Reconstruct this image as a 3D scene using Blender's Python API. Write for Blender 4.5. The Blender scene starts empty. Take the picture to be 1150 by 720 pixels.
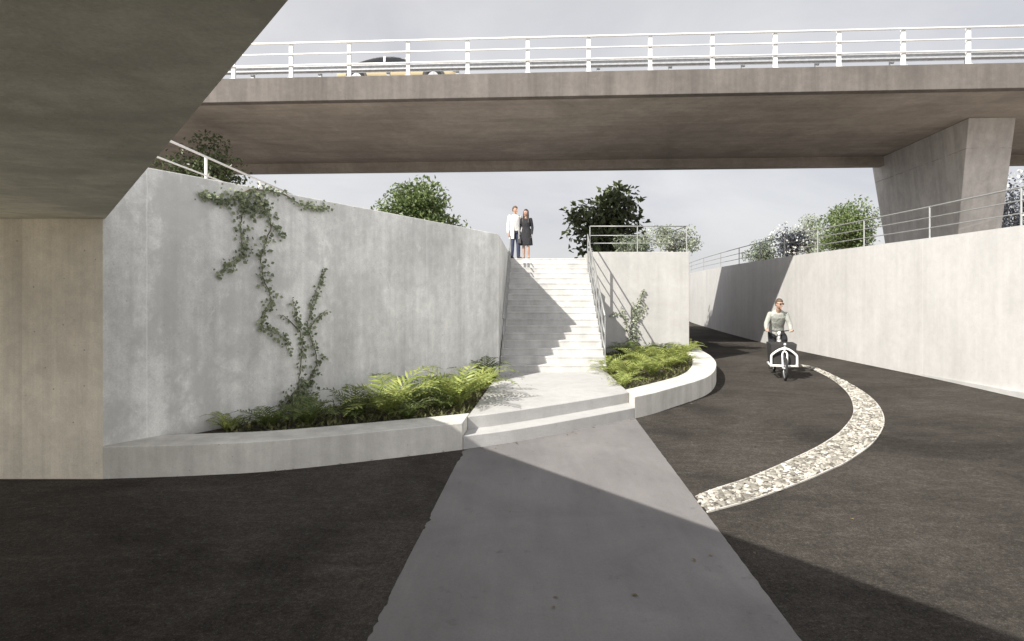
import bpy, bmesh, math, random
from mathutils import Vector, Matrix, Euler, noise as mnoise
R = math.radians
scene = bpy.context.scene
COL = scene.collection
F, HC, CX, CY = 680.0, 2.1, 575.0, 328.0      # focal length in photo pixels, eye height, principal column, horizon row

# ------------------------------------------------------------------ helpers
def gp(px, py, z=0.0):
    d = F * (z - HC) / (CY - py)
    return ((px - CX) * d / F, d)
def on_plane(px, py, p, n):
    """real point where the sight line through a photo pixel meets a vertical plane (p, n)"""
    r = Vector(((px - CX) / F, 1.0, (CY - py) / F)); o = Vector((0, 0, HC))
    t = (Vector(p) - o).dot(Vector(n)) / r.dot(Vector(n))
    return o + r * t
def spline(pts, n=12):
    out = []
    P = [Vector(p) for p in pts]
    P = [2 * P[0] - P[1]] + P + [2 * P[-1] - P[-2]]
    for i in range(1, len(P) - 2):
        for k in range(n):
            t = k / n
            a, b, c, d = P[i-1], P[i], P[i+1], P[i+2]
            out.append(.5 * ((2*b) + (c-a)*t + (2*a-5*b+4*c-d)*t*t + (3*b-a-3*c+d)*t**3))
    out.append(P[-2])
    return out
def offset(pts, w):
    """points moved w to the left of the direction of travel (plan view)"""
    out = []
    for i, p in enumerate(pts):
        a = pts[max(i-1, 0)]; b = pts[min(i+1, len(pts)-1)]
        t = Vector((b[0]-a[0], b[1]-a[1])).normalized()
        ww = w[i] if isinstance(w, (list, tuple)) else w
        out.append(Vector((p[0] - t.y*ww, p[1] + t.x*ww)))
    return out
class MB:
    def __init__(s): s.v = []; s.f = []; s.m = []; s.mi = 0
    def add(s, vs, fs):
        n = len(s.v); s.v += [tuple(v) for v in vs]
        for f in fs: s.f.append(tuple(i+n for i in f)); s.m.append(s.mi)
    def box(s, a, b, M=None):
        x0,y0,z0 = a; x1,y1,z1 = b
        vs = [Vector(v) for v in ((x0,y0,z0),(x1,y0,z0),(x1,y1,z0),(x0,y1,z0),(x0,y0,z1),(x1,y0,z1),(x1,y1,z1),(x0,y1,z1))]
        if M is not None: vs = [M @ v for v in vs]
        s.add(vs, [(0,3,2,1),(4,5,6,7),(0,1,5,4),(1,2,6,5),(2,3,7,6),(3,0,4,7)])
    def prism(s, poly, z0, z1):
        """closed prism over a plan polygon; z0/z1 number or list"""
        n = len(poly)
        Z0 = z0 if isinstance(z0, (list,tuple)) else [z0]*n
        Z1 = z1 if isinstance(z1, (list,tuple)) else [z1]*n
        ar = sum(poly[i][0]*poly[(i+1)%n][1]-poly[(i+1)%n][0]*poly[i][1] for i in range(n))
        idx = list(range(n)) if ar > 0 else list(range(n))[::-1]
        vs = [(poly[i][0],poly[i][1],Z0[i]) for i in idx] + [(poly[i][0],poly[i][1],Z1[i]) for i in idx]
        fs = [tuple(range(n))[::-1], tuple(range(n,2*n))] + [(i,(i+1)%n,(i+1)%n+n,i+n) for i in range(n)]
        s.add(vs, fs)
    def strip(s, L, Rr, z0, z1):
        """closed band between two plan polylines"""
        n = len(L)
        z1l = z1 if isinstance(z1,(list,tuple)) else [z1]*n
        vs = []
        for i in range(n):
            vs += [(L[i][0],L[i][1],z0),(Rr[i][0],Rr[i][1],z0),(L[i][0],L[i][1],z1l[i]),(Rr[i][0],Rr[i][1],z1l[i])]
        fs = []
        for i in range(n-1):
            a=i*4; b=a+4
            fs += [(a,b,b+1,a+1),(a+2,a+3,b+3,b+2),(a,a+2,b+2,b),(a+1,b+1,b+3,a+3)]
        fs += [(0,1,3,2),((n-1)*4,(n-1)*4+2,(n-1)*4+3,(n-1)*4+1)]
        s.add(vs, fs)
    def tube(s, pts, r, seg=8, cap=True):
        P = [Vector(p) for p in pts]; n = len(P)
        rr = r if isinstance(r,(list,tuple)) else [r]*n
        up = None; vs = []
        for i in range(n):
            t = (P[min(i+1,n-1)]-P[max(i-1,0)]).normalized()
            if up is None:
                up = Vector((0,0,1)) if abs(t.z)<.9 else Vector((1,0,0))
            u = (up - t*up.dot(t)).normalized(); w = t.cross(u); up = u
            for k in range(seg):
                a = 2*math.pi*k/seg
                vs.append(P[i] + (u*math.cos(a)+w*math.sin(a))*rr[i])
        fs = [(i*seg+k, i*seg+(k+1)%seg, (i+1)*seg+(k+1)%seg, (i+1)*seg+k) for i in range(n-1) for k in range(seg)]
        if cap: fs += [tuple(range(seg))[::-1], tuple((n-1)*seg+k for k in range(seg))]
        s.add(vs, fs)
    def ring(s, c, axis, R0, r, seg=32, ms=8):
        ax = Vector(axis).normalized(); u = ax.orthogonal().normalized(); w = ax.cross(u); c = Vector(c); vs=[]
        for i in range(seg):
            a = 2*math.pi*i/seg; d = u*math.cos(a)+w*math.sin(a)
            for k in range(ms):
                b = 2*math.pi*k/ms
                vs.append(c + d*(R0+r*math.cos(b)) + ax*r*math.sin(b))
        s.add(vs, [(i*ms+k, ((i+1)%seg)*ms+k, ((i+1)%seg)*ms+(k+1)%ms, i*ms+(k+1)%ms) for i in range(seg) for k in range(ms)])
    def loft(s, secs, cap=True):
        n = len(secs[0]); vs = [p for sec in secs for p in sec]
        fs = [(i*n+k, i*n+(k+1)%n, (i+1)*n+(k+1)%n, (i+1)*n+k) for i in range(len(secs)-1) for k in range(n)]
        if cap: fs += [tuple(range(n))[::-1], tuple((len(secs)-1)*n+k for k in range(n))]
        s.add(vs, fs)
    def ball(s, c, r, seg=10, rings=7, fn=None):
        c = Vector(c); rx,ry,rz = r if isinstance(r,(tuple,list)) else (r,r,r); vs=[]
        for i in range(1, rings):
            th = math.pi*i/rings
            for k in range(seg):
                ph = 2*math.pi*k/seg
                p = Vector((rx*math.sin(th)*math.cos(ph), ry*math.sin(th)*math.sin(ph), rz*math.cos(th)))
                vs.append(c + (fn(p) if fn else p))
        top = len(vs); vs.append(c+(fn(Vector((0,0,rz))) if fn else Vector((0,0,rz)))); vs.append(c+(fn(Vector((0,0,-rz))) if fn else Vector((0,0,-rz))))
        fs = [(i*seg+k,(i+1)*seg+k,(i+1)*seg+(k+1)%seg,i*seg+(k+1)%seg) for i in range(rings-2) for k in range(seg)]
        fs += [(top,k,(k+1)%seg) for k in range(seg)] + [(top+1,(rings-2)*seg+(k+1)%seg,(rings-2)*seg+k) for k in range(seg)]
        s.add(vs, fs)
    def build(s, name, mats, parent=None, smooth=False, bevel=0, fix=False):
        me = bpy.data.meshes.new(name); me.from_pydata(s.v, [], s.f)
        mats = mats if isinstance(mats,(list,tuple)) else [mats]
        for m in mats: me.materials.append(m)
        if len(mats) > 1:
            for p, k in zip(me.polygons, s.m): p.material_index = k
        if fix:
            b = bmesh.new(); b.from_mesh(me); bmesh.ops.recalc_face_normals(b, faces=b.faces); b.to_mesh(me); b.free()
        if smooth:
            for p in me.polygons: p.use_smooth = True
        me.update()
        o = bpy.data.objects.new(name, me); COL.objects.link(o)
        if parent is not None: o.parent = parent
        if bevel:
            b = o.modifiers.new('bevel','BEVEL'); b.width = bevel; b.segments = 2; b.limit_method='ANGLE'; b.angle_limit = R(35)
        return o
def tag(o, label=None, cat=None, group=None, kind=None):
    if label: o['label'] = label
    if cat: o['category'] = cat
    if group: o['group'] = group
    if kind: o['kind'] = kind
    return o
def empty(name, loc=(0,0,0), rz=0, label=None, cat=None, group=None):
    o = bpy.data.objects.new(name, None); COL.objects.link(o); o.location = loc; o.rotation_euler = (0,0,rz)
    o.empty_display_size = .2
    return tag(o, label, cat, group)
def keep(parent, o):
    """child built in world coordinates stays where it is"""
    bpy.context.view_layer.update()
    o.parent = parent
    M = Matrix.Translation(parent.location) @ parent.rotation_euler.to_matrix().to_4x4()
    o.matrix_parent_inverse = M.inverted()
    return o
def copy_tree(o, parent=None):
    c = o.copy(); COL.objects.link(c); c.parent = parent
    for ch in list(o.children): copy_tree(ch, c)
    return c

# ------------------------------------------------------------------ materials
class NT:
    def __init__(s, name):
        s.mat = bpy.data.materials.new(name); s.mat.use_nodes = True
        s.t = s.mat.node_tree; s.b = s.t.nodes['Principled BSDF']; s.out = s.t.nodes['Material Output']
    def n(s, typ, **kw):
        nd = s.t.nodes.new(typ)
        for k, v in kw.items():
            if k[:2] == 'i_': 
                key = k[2:]; key = int(key) if key.isdigit() else key.replace('_',' ')
                nd.inputs[key].default_value = v
            else: setattr(nd, k, v)
        return nd
    def l(s, a, b): s.t.links.new(a, b)
    def math(s, op, a, b=None, clamp=False):
        m = s.n('ShaderNodeMath', operation=op, use_clamp=clamp)
        for i, x in enumerate((a, b)):
            if x is None: continue
            if isinstance(x, (int, float)): m.inputs[i].default_value = x
            else: s.l(x, m.inputs[i])
        return m.outputs[0]
    def coord(s, scale=(1,1,1), kind='Object', rot=(0,0,0)):
        tc = s.n('ShaderNodeTexCoord'); mp = s.n('ShaderNodeMapping')
        mp.inputs['Scale'].default_value = scale; mp.inputs['Rotation'].default_value = rot
        s.l(tc.outputs[kind], mp.inputs['Vector']); return mp.outputs[0]
    def noise(s, scale, detail=4, rough=.55, vec=None, dist=0):
        nd = s.n('ShaderNodeTexNoise'); nd.inputs['Scale'].default_value = scale; nd.inputs['Detail'].default_value = detail
        nd.inputs['Roughness'].default_value = rough; nd.inputs['Distortion'].default_value = dist
        if vec is not None: s.l(vec, nd.inputs['Vector'])
        return nd.outputs['Fac']
    def ramp(s, fac, stops):
        r = s.n('ShaderNodeValToRGB'); cr = r.color_ramp
        while len(cr.elements) > len(stops): cr.elements.remove(cr.elements[-1])
        while len(cr.elements) < len(stops): cr.elements.new(.5)
        for e, (p, c) in zip(cr.elements, stops):
            e.position = p; e.color = (c, c, c, 1) if isinstance(c, (int, float)) else (*c, 1)
        s.l(fac, r.inputs[0]); return r.outputs[0]
    def mix(s, fac, a, b, mode='MIX'):
        m = s.n('ShaderNodeMix', data_type='RGBA', blend_type=mode)
        for sock, x in ((m.inputs[0], fac), (m.inputs[6], a), (m.inputs[7], b)):
            if isinstance(x, (int, float)): sock.default_value = x
            elif isinstance(x, tuple): sock.default_value = (*x, 1) if len(x) == 3 else x
            else: s.l(x, sock)
        return m.outputs[2]
    def bump(s, h, strength=.3, dist=.02):
        b = s.n('ShaderNodeBump'); b.inputs['Strength'].default_value = strength; b.inputs['Distance'].default_value = dist
        s.l(h, b.inputs['Height']); s.l(b.outputs[0], s.b.inputs['Normal'])
    def base(s, c):
        if isinstance(c, tuple): s.b.inputs['Base Color'].default_value = (*c, 1)
        else: s.l(c, s.b.inputs['Base Color'])
def simple(name, col, rough=.5, metal=0, var=.12, vscale=6, spec=None):
    m = NT(name); f = m.noise(vscale, 3, .6, m.coord())
    c = m.mix(m.ramp(f, [(.3, 0), (.7, 1)]), tuple(x*(1-var) for x in col), tuple(min(1, x*(1+var)) for x in col))
    m.base(c); m.b.inputs['Roughness'].default_value = rough; m.b.inputs['Metallic'].default_value = metal
    if spec is not None: m.b.inputs['Specular IOR Level'].default_value = spec
    return m.mat
def cloth(name, col, fold=10, strength=.6):
    m = NT(name); P = m.coord((1,1,.55))
    f = m.noise(fold, 4, .55, P, 1.2)
    c = m.mix(m.ramp(f, [(.35,0),(.65,1)]), tuple(x*.9 for x in col), tuple(x*1.08 for x in col)); m.base(c)
    m.b.inputs['Roughness'].default_value = .92; m.b.inputs['Specular IOR Level'].default_value = .15
    m.bump(f, strength, .06); return m.mat
def concrete(name, col, contrast=.16, streak=.16, grain=.10, board=None, board_amt=.10, joint=None, pits=.5, blotch=0.0, rough=.82, seed=0.0, rs=(3.2,3.2,.16), zj=None, bmask=None):
    """cast concrete: cloudy tone, vertical run marks, formwork boards, blow holes, fine grain"""
    m = NT(name)
    tc = m.n('ShaderNodeTexCoord'); mp = m.n('ShaderNodeMapping'); mp.inputs['Location'].default_value = (seed, seed*.7, 0)
    m.l(tc.outputs['Object'], mp.inputs['Vector']); P = mp.outputs[0]
    def sc(v):
        q = m.n('ShaderNodeMapping'); q.inputs['Scale'].default_value = v; m.l(P, q.inputs['Vector']); return q.outputs[0]
    cloud = m.ramp(m.noise(.55, 8, .62, P, .6), [(.32, 1-contrast), (.68, 1+contrast*.6)])
    run = m.ramp(m.noise(1.0, 6, .6, sc(rs)), [(.33, 1-streak), (.6, 1.0), (.75, 1+streak*.4)])
    fine = m.ramp(m.noise(55, 5, .7, P), [(.25, 1-grain), (.75, 1+grain)])
    mid = m.ramp(m.noise(5.5, 6, .68, P, .3), [(.3, 1-grain), (.7, 1+grain*.7)])
    c = m.mix(1.0, col, cloud, 'MULTIPLY'); c = m.mix(1.0, c, run, 'MULTIPLY'); c = m.mix(1.0, c, mid, 'MULTIPLY'); c = m.mix(1.0, c, fine, 'MULTIPLY')
    hgt = m.math('ADD', m.math('MULTIPLY', m.noise(30, 6, .7, P), .5), m.math('MULTIPLY', m.noise(2.2, 5, .6, P), 1.2))
    if blotch:                     # old damp / efflorescence patches
        b = m.ramp(m.noise(1.1, 9, .68, sc((1.2,1.2,.9)), .25), [(.50, 0), (.58, 1)])
        if bmask:
            sb = m.n('ShaderNodeSeparateXYZ'); m.l(tc.outputs['Object'], sb.inputs[0])
            ub = m.math('ADD', m.math('MULTIPLY', sb.outputs[0], bmask[0]), m.math('MULTIPLY', sb.outputs[1], bmask[1]))
            mr = m.n('ShaderNodeMapRange'); m.l(ub, mr.inputs[0])
            for i_, v_ in enumerate((bmask[2], bmask[3], 1.0, .22)): mr.inputs[i_+1].default_value = v_
            b = m.math('MULTIPLY', b, mr.outputs[0])
        c = m.mix(m.math('MULTIPLY', b, blotch), c, tuple(x*.62 for x in col))
        b2 = m.ramp(m.noise(2.3, 9, .7, sc((1.3,1.3,.8)), .5), [(.60, 0), (.68, 1)])
        c = m.mix(m.math('MULTIPLY', b2, blotch*.6), c, tuple(min(1, x*1.25) for x in col))
    if board:                      # (direction xy, width)
        dx, dy, w = board
        sx = m.n('ShaderNodeSeparateXYZ'); m.l(tc.outputs['Object'], sx.inputs[0])
        u = m.math('DIVIDE', m.math('ADD', m.math('MULTIPLY', sx.outputs[0], dx), m.math('MULTIPLY', sx.outputs[1], dy)), w)
        wn = m.n('ShaderNodeTexWhiteNoise', noise_dimensions='1D'); m.l(m.math('FLOOR', u), wn.inputs['W'])
        tone = m.math('ADD', m.math('MULTIPLY', wn.outputs['Value'], board_amt*2), 1-board_amt)
        c = m.mix(1.0, c, tone, 'MULTIPLY')
        grainv = m.ramp(m.noise(1.0, 6, .7, sc((38,38,1.1)), .4), [(.3, 1-board_amt*.9), (.7, 1+board_amt*.6)])
        c = m.mix(1.0, c, grainv, 'MULTIPLY')
        fr = m.math('FRACT', u); ed = m.math('LESS_THAN', fr, .03)
        hgt = m.math('ADD', hgt, m.math('MULTIPLY', wn.outputs['Value'], .5)); hgt = m.math('SUBTRACT', hgt, m.math('MULTIPLY', ed, .6))
    if joint:                      # pour joints every s metres along a direction
        dx, dy, s_, ph = joint
        sx = m.n('ShaderNodeSeparateXYZ'); m.l(tc.outputs['Object'], sx.inputs[0])
        wob = m.math('MULTIPLY', m.math('SUBTRACT', m.noise(6, 4, .6, P), .5), .03)
        u = m.math('ADD', m.math('ADD', m.math('MULTIPLY', sx.outputs[0], dx), m.math('MULTIPLY', sx.outputs[1], dy)), m.math('ADD', wob, ph))
        fr = m.math('FRACT', m.math('DIVIDE', u, s_))
        j = m.math('LESS_THAN', fr, .011/s_*1.6)
        c = m.mix(m.math('MULTIPLY', j, .22), c, tuple(min(1, x*1.35) for x in col))
        hgt = m.math('SUBTRACT', hgt, m.math('MULTIPLY', j, .8))
    if zj:                         # horizontal pour line
        sz = m.n('ShaderNodeSeparateXYZ'); m.l(tc.outputs['Object'], sz.inputs[0])
        wz = m.math('ADD', sz.outputs[2], m.math('MULTIPLY', m.math('SUBTRACT', m.noise(3, 5, .7, P), .5), .10))
        j = m.math('LESS_THAN', m.math('ABSOLUTE', m.math('SUBTRACT', wz, zj)), .018)
        patch = m.ramp(m.noise(1.3, 5, .6, P), [(.42, 0), (.55, 1)])
        j = m.math('MULTIPLY', j, patch)
        c = m.mix(m.math('MULTIPLY', j, .55), c, tuple(x*.35 for x in col)); hgt = m.math('SUBTRACT', hgt, j)
    if pits:
        v = m.n('ShaderNodeTexVoronoi'); v.inputs['Scale'].default_value = 9; m.l(P, v.inputs['Vector'])
        sel = m.n('ShaderNodeSeparateColor'); m.l(v.outputs['Color'], sel.inputs[0])
        dot = m.math('MULTIPLY', m.math('LESS_THAN', v.outputs['Distance'], .085), m.math('GREATER_THAN', sel.outputs[0], .62))
        c = m.mix(m.math('MULTIPLY', dot, pits), c, tuple(x*.45 for x in col))
        hgt = m.math('SUBTRACT', hgt, m.math('MULTIPLY', dot, 1.0))
    m.base(c); m.b.inputs['Roughness'].default_value = rough; m.b.inputs['Specular IOR Level'].default_value = .3
    m.bump(hgt, .35, .02)
    return m.mat
def leafmat(name, dark, light, trans=.25, rough=.5, scale=3.0):
    m = NT(name)
    g = m.n('ShaderNodeNewGeometry')
    f = m.ramp(g.outputs['Random Per Island'], [(0, 0), (1, 1)])
    c = m.mix(f, dark, light)
    big = m.ramp(m.noise(scale, 3, .5, m.coord()), [(.35, .75), (.65, 1.2)])
    c = m.mix(1.0, c, big, 'MULTIPLY')
    m.base(c); m.b.inputs['Roughness'].default_value = rough
    tr = m.n('ShaderNodeBsdfTranslucent'); m.l(c, tr.inputs[0])
    mx = m.n('ShaderNodeMixShader'); mx.inputs[0].default_value = trans
    m.l(m.b.outputs[0], mx.inputs[1]); m.l(tr.outputs[0], mx.inputs[2]); m.l(mx.outputs[0], m.out.inputs['Surface'])
    return m.mat
def asphalt():
    m = NT('asphalt'); P = m.coord()
    big = m.ramp(m.noise(.42, 8, .66, P, .7), [(.34, .60), (.50, 1.0), (.66, 1.30)])
    st = m.ramp(m.noise(1.0, 8, .72, m.coord((2.2,6.5,1), rot=(0,0,R(-28))), .8), [(.36, .80), (.56, 1.0), (.74, 1.4)])
    grain = m.ramp(m.noise(34, 4, .75, P), [(.34, .66), (.52, 1.0), (.68, 1.5)])
    agg = m.ramp(m.noise(110, 3, .8, P), [(.35, .6), (.55, 1.0), (.72, 2.0)])
    mid = m.ramp(m.noise(11, 8, .78, P, .3), [(.34, .70), (.55, 1.0), (.74, 1.5)])
    v = m.n('ShaderNodeTexVoronoi'); v.inputs['Scale'].default_value = 70; m.l(P, v.inputs['Vector'])
    sel = m.n('ShaderNodeSeparateColor'); m.l(v.outputs['Color'], sel.inputs[0])
    chips = m.math('MULTIPLY', m.math('LESS_THAN', v.outputs['Distance'], .36), m.math('GREATER_THAN', sel.outputs[0], .90))
    c = m.mix(1.0, (.061, .0548, .048), big, 'MULTIPLY')
    for q in (st, grain, agg, mid): c = m.mix(1.0, c, q, 'MULTIPLY')
    c = m.mix(m.math('MULTIPLY', chips, .35), c, (.15, .14, .125))
    m.base(c); m.b.inputs['Roughness'].default_value = .95; m.b.inputs['Specular IOR Level'].default_value = .08
    m.bump(m.math('ADD', m.noise(95, 4, .8, P), m.math('MULTIPLY', m.noise(9, 6, .7, P), 1.2)), .55, .012)
    return m.mat
def pathmat():
    m = NT('path_screed'); P = m.coord()
    big = m.ramp(m.noise(.7, 7, .62, P, .7), [(.3, .82), (.7, 1.12)])
    sw = m.ramp(m.noise(1.0, 6, .65, m.coord((5,1.0,1), rot=(0,0,R(15))), .5), [(.3, .92), (.7, 1.06)])
    fine = m.ramp(m.noise(60, 5, .7, P), [(.3, .92), (.7, 1.08)])
    spot = m.ramp(m.noise(3.2, 10, .72, P, .2), [(.60, 1.0), (.70, .74)])
    c = m.mix(1.0, (.188, .180, .178), big, 'MULTIPLY')
    for q in (sw, fine, spot): c = m.mix(1.0, c, q, 'MULTIPLY')
    m.base(c); m.b.inputs['Roughness'].default_value = .9; m.b.inputs['Specular IOR Level'].default_value = .1
    m.bump(m.math('ADD', m.noise(60, 4, .7, P), m.noise(4, 5, .6, P)), .18, .01)
    return m.mat

wd = Vector((4.33, 6.30)).normalized()      # direction of the big wall
M = {}
M['wall'] = concrete('wall_concrete', (.76,.757,.725), .18, .24, .15, joint=(wd.x, wd.y, 4.9, 1.42), blotch=.65, bmask=(wd.x, wd.y, 4.6, 8.2))
M['abut'] = concrete('board_concrete', (.75,.695,.585), .20, .12, .13, board=(1,0,.11), board_amt=.06, pits=.9)
M['soffit'] = concrete('soffit_concrete', (.73,.725,.625), .32, .16, .13, pits=.3, blotch=.42, rs=(.6,3.0,1))
M['kerb'] = concrete('kerb_concrete', (.63,.615,.57), .12, .22, .09, blotch=.15)
M['land'] = concrete('landing_concrete', (.415,.41,.40), .12, .08, .07, pits=.3)
M['stair'] = concrete('stair_concrete', (.50,.493,.478), .13, .20, .10, pits=.3)
M['rwall'] = concrete('pale_wall_concrete', (.468,.460,.448), .09, .09, .06, joint=(0,1,3.1,.4), pits=.35)
M['pwall'] = concrete('planter_wall_concrete', (.395,.388,.373), .12, .12, .06, pits=.35)
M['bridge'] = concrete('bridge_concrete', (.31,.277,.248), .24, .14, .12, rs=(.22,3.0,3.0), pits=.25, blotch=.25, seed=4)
M['pier'] = concrete('pier_concrete', (.44,.425,.41), .16, .20, .09, joint=(.1,.99,1.4,.1), seed=9, zj=7.0, blotch=.3)
M['asphalt'] = asphalt(); M['path'] = pathmat()
M['white'] = simple('white_paint', (.70,.70,.69), .4, 0, .04)
M['galv'] = simple('galvanised_steel', (.44,.45,.46), .42, .6, .12, 9)
M['barrier'] = simple('weathered_galvanised_steel', (.34,.35,.365), .5, .2, .15, 9)
M['greyrail'] = simple('grey_rail_paint', (.30,.305,.30), .45, .35, .10, 8)
M['soil'] = simple('soil', (.045,.035,.024), .95, 0, .4, 14)
M['bounce_ground'] = simple('pale_bounce_ground', (.33,.30,.27), .95, 0, .3, 5)  # pale tone picked so the unseen ground bounces light up to the soffits
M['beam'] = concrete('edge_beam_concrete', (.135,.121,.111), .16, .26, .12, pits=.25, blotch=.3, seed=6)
M['ground'] = simple('dry_ground', (.14,.13,.10), .95, 0, .25, .4)
M['bark'] = simple('bark', (.10,.078,.055), .9, 0, .3, 12)
M['stem'] = simple('vine_stem', (.13,.105,.06), .9, 0, .25, 14)
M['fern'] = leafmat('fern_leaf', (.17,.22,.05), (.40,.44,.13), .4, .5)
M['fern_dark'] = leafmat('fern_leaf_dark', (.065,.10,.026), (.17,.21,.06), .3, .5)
M['ivy'] = leafmat('ivy_leaf', (.10,.13,.065), (.27,.30,.18), .25, .45)
M['ivy_pale'] = leafmat('ivy_leaf_pale', (.16,.19,.12), (.36,.38,.29), .25, .45)
M['leaf_dark'] = leafmat('leaf_dark', (.045,.060,.026), (.11,.135,.06), .2, .45)
M['leaf_mid'] = leafmat('leaf_mid', (.07,.11,.035), (.19,.24,.09), .35, .45)
M['leaf_grey'] = leafmat('leaf_grey', (.10,.13,.085), (.22,.26,.18), .25, .5)
M['leaf_pale'] = leafmat('leaf_pale', (.20,.24,.17), (.40,.43,.34), .3, .5)
M['blossom_and_lit_leaf'] = leafmat('blossom_and_lit_leaf', (.50,.50,.48), (.72,.72,.70), .3, .6)
M['leaf_blue'] = leafmat('leaf_blue', (.025,.030,.040), (.06,.07,.085), .2, .5)
M['stone'] = None
def stonemat():
    m = NT('cobble_stone'); g = m.n('ShaderNodeNewGeometry')
    c = m.ramp(g.outputs['Random Per Island'], [(0,(.10,.09,.075)), (.25,(.23,.215,.185)), (.6,(.36,.34,.295)), (.85,(.45,.43,.385)), (1,(.54,.52,.475))])
    c = m.mix(1.0, c, m.ramp(m.noise(22, 5, .7, m.coord()), [(.3,.75),(.7,1.12)]), 'MULTIPLY')
    m.base(c); m.b.inputs['Roughness'].default_value = .8; m.bump(m.noise(40, 4, .7, m.coord()), .3, .01); return m.mat
M['stone'] = stonemat()

# ------------------------------------------------------------------ ground, road, path
def sheet(name, poly, z, mat):
    b = MB(); b.add([(x, y, z) for x, y in poly], [tuple(range(len(poly)))]); o = b.build(name, mat, fix=False)
    if o.data.polygons[0].normal.z < 0: o.data.flip_normals()
    return tag(o, kind='structure')
g = sheet('ground', [(-900,-900),(900,-900),(900,900),(-900,900)], -.012, M['ground'])
rd = sheet('road', [(-30,-24),(26,-24),(26,90),(-30,90)], 0.0, M['asphalt'])
tag(rd, 'dark brownish asphalt lane curving past the stairs under the bridges'); tag(g, 'wide flat ground reaching the horizon')
random.seed(5)
pl, pr = [], []
for i in range(420):
    y = -2 + i*.0297
    edge = -.875 + .052*(y-3.64)
    k = mnoise.noise(Vector((3, y*6, 1)))*.6 + mnoise.noise(Vector((7, y*17, 2)))*.4
    q = max(0, mnoise.noise(Vector((0, y*.9, 4.3)))+.12)
    k2 = mnoise.noise(Vector((9, y*9, 5)))
    pl.append((edge + .005*k + .26*q*max(0, k+.15), y)); pr.append((1.74 + .0475*(y-3.64) + .007*k2, y))
pp = sheet('path', pr + pl[::-1], .005, M['path'])
tag(pp, 'smooth grey concrete path leading to the curved steps')

# ------------------------------------------------------------------ kerb ring, steps, landing
O = spline([(-4.62,6.80),(-3.6,6.93),(-2.585,7.18),(-.653,8.07),(.39,8.72),(2.03,10.05),(2.95,11.05),(4.05,12.5),(4.86,14.4),(5.4,16.4),(5.75,18.8),(5.86,20.6)], 14)
ZK = .36
def xleft(y): return -.62 + .078*(y-8.5)        # landing's edges
def xright(y): return 2.03 + .008*(y-10)
iL = next(i for i,p in enumerate(O) if p[0] > xleft(p[1]))
iR = next(i for i,p in enumerate(O) if p[0] > xright(p[1]))
def cutband(w, fa, fb):
    """polyline at inset w of the outer curve, kept between the lines x = fa(y) and x = fb(y)"""
    P = offset(O, w) if w else [Vector((p[0], p[1])) for p in O]
    out = []
    ins = lambda p: (fa is None or p.x >= fa(p.y)) and (fb is None or p.x <= fb(p.y))
    for a, b in zip(P, P[1:]):
        ia, ib = ins(a), ins(b)
        if ia and not out: out.append(a)
        if ia != ib:
            lo, hi = 0.0, 1.0
            for _ in range(30):
                m_ = (lo+hi)/2
                if ins(a.lerp(b, m_)) == ia: lo = m_
                else: hi = m_
            out.append(a.lerp(b, hi))
        if ib: out.append(b)
    res = [out[0]]
    for p in out[1:]:
        if (p-res[-1]).length > 1e-4: res.append(p)
    return res
def resample(P, n):
    L = [0]
    for a, b in zip(P, P[1:]): L.append(L[-1] + (b-a).length)
    out = []; k = 0
    for i in range(n):
        q = L[-1]*i/(n-1)
        while k < len(L)-2 and L[k+1] < q: k += 1
        t = (q-L[k])/max(1e-9, L[k+1]-L[k]); out.append(P[k].lerp(P[k+1], t))
    return out
def kerb(fa, fb, name, label, w=.55):
    mb = MB(); mb.strip(resample(cutband(w, fa, fb), 60), resample(cutband(0, fa, fb), 60), -.05, ZK)
    return tag(mb.build(name, M['kerb'], bevel=.012, fix=True), label, 'kerb', 'curved concrete kerbs of the planting beds')
kl = kerb(None, lambda y: xleft(y)-.004, 'planter_kerb', 'long grey concrete kerb curving from the board-marked abutment to the steps')
kr = kerb(lambda y: xright(y)+.004, None, 'planter_kerb', 'bright concrete kerb curving round the fern bed beside the cyclist')
ld = empty('landing', (.7,10.5,0), 0, 'pale concrete landing with one curved low step at the foot of the stairs', 'landing')
mb = MB(); mb.strip(resample(cutband(.36, xleft, xright), 50), resample(cutband(0, xleft, xright), 50), -.05, .18)
keep(ld, mb.build('low_step', M['land'], bevel=.010, fix=True))
SY0, SY1, SZ1, NR = 13.15, 18.56, 3.13, 18
poly = [tuple(p) for p in resample(cutband(.345, xleft, xright), 50)]
poly += [(2.06, SY0), (-.27, SY0)]
mb = MB(); mb.prism(poly, -.05, ZK-.003)
keep(ld, mb.build('tread_slab', M['land'], bevel=.010, fix=True))

# ------------------------------------------------------------------ planting beds (soil)
Okl = offset(O[0:iL+1], .54)
W0 = Vector((-4.62, 6.85)); W1 = Vector((-.29, 13.15))
mb = MB(); mb.prism([tuple(p) for p in Okl] + [(xleft(8.9), 8.9), (-.28, 13.14), (-.28,13.3), (-4.8,6.9)], -.04, .30)
s1 = tag(mb.build('soil', M['soil'], fix=True), 'dark soil of the fern bed under the tall wall', kind='structure')
Okr = offset(O[iR:], .54)
WY = 17.8; WX = 5.21; WZ = 3.28
cut = [tuple(p) for p in Okr if p[1] < WY+.5]
mb = MB(); mb.prism([(2.05,11.0)] + cut + [(2.05, WY+.5)], -.04, .30)
tag(mb.build('soil', M['soil'], fix=True), 'dark soil of the fern bed right of the stairs', kind='structure')

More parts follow.
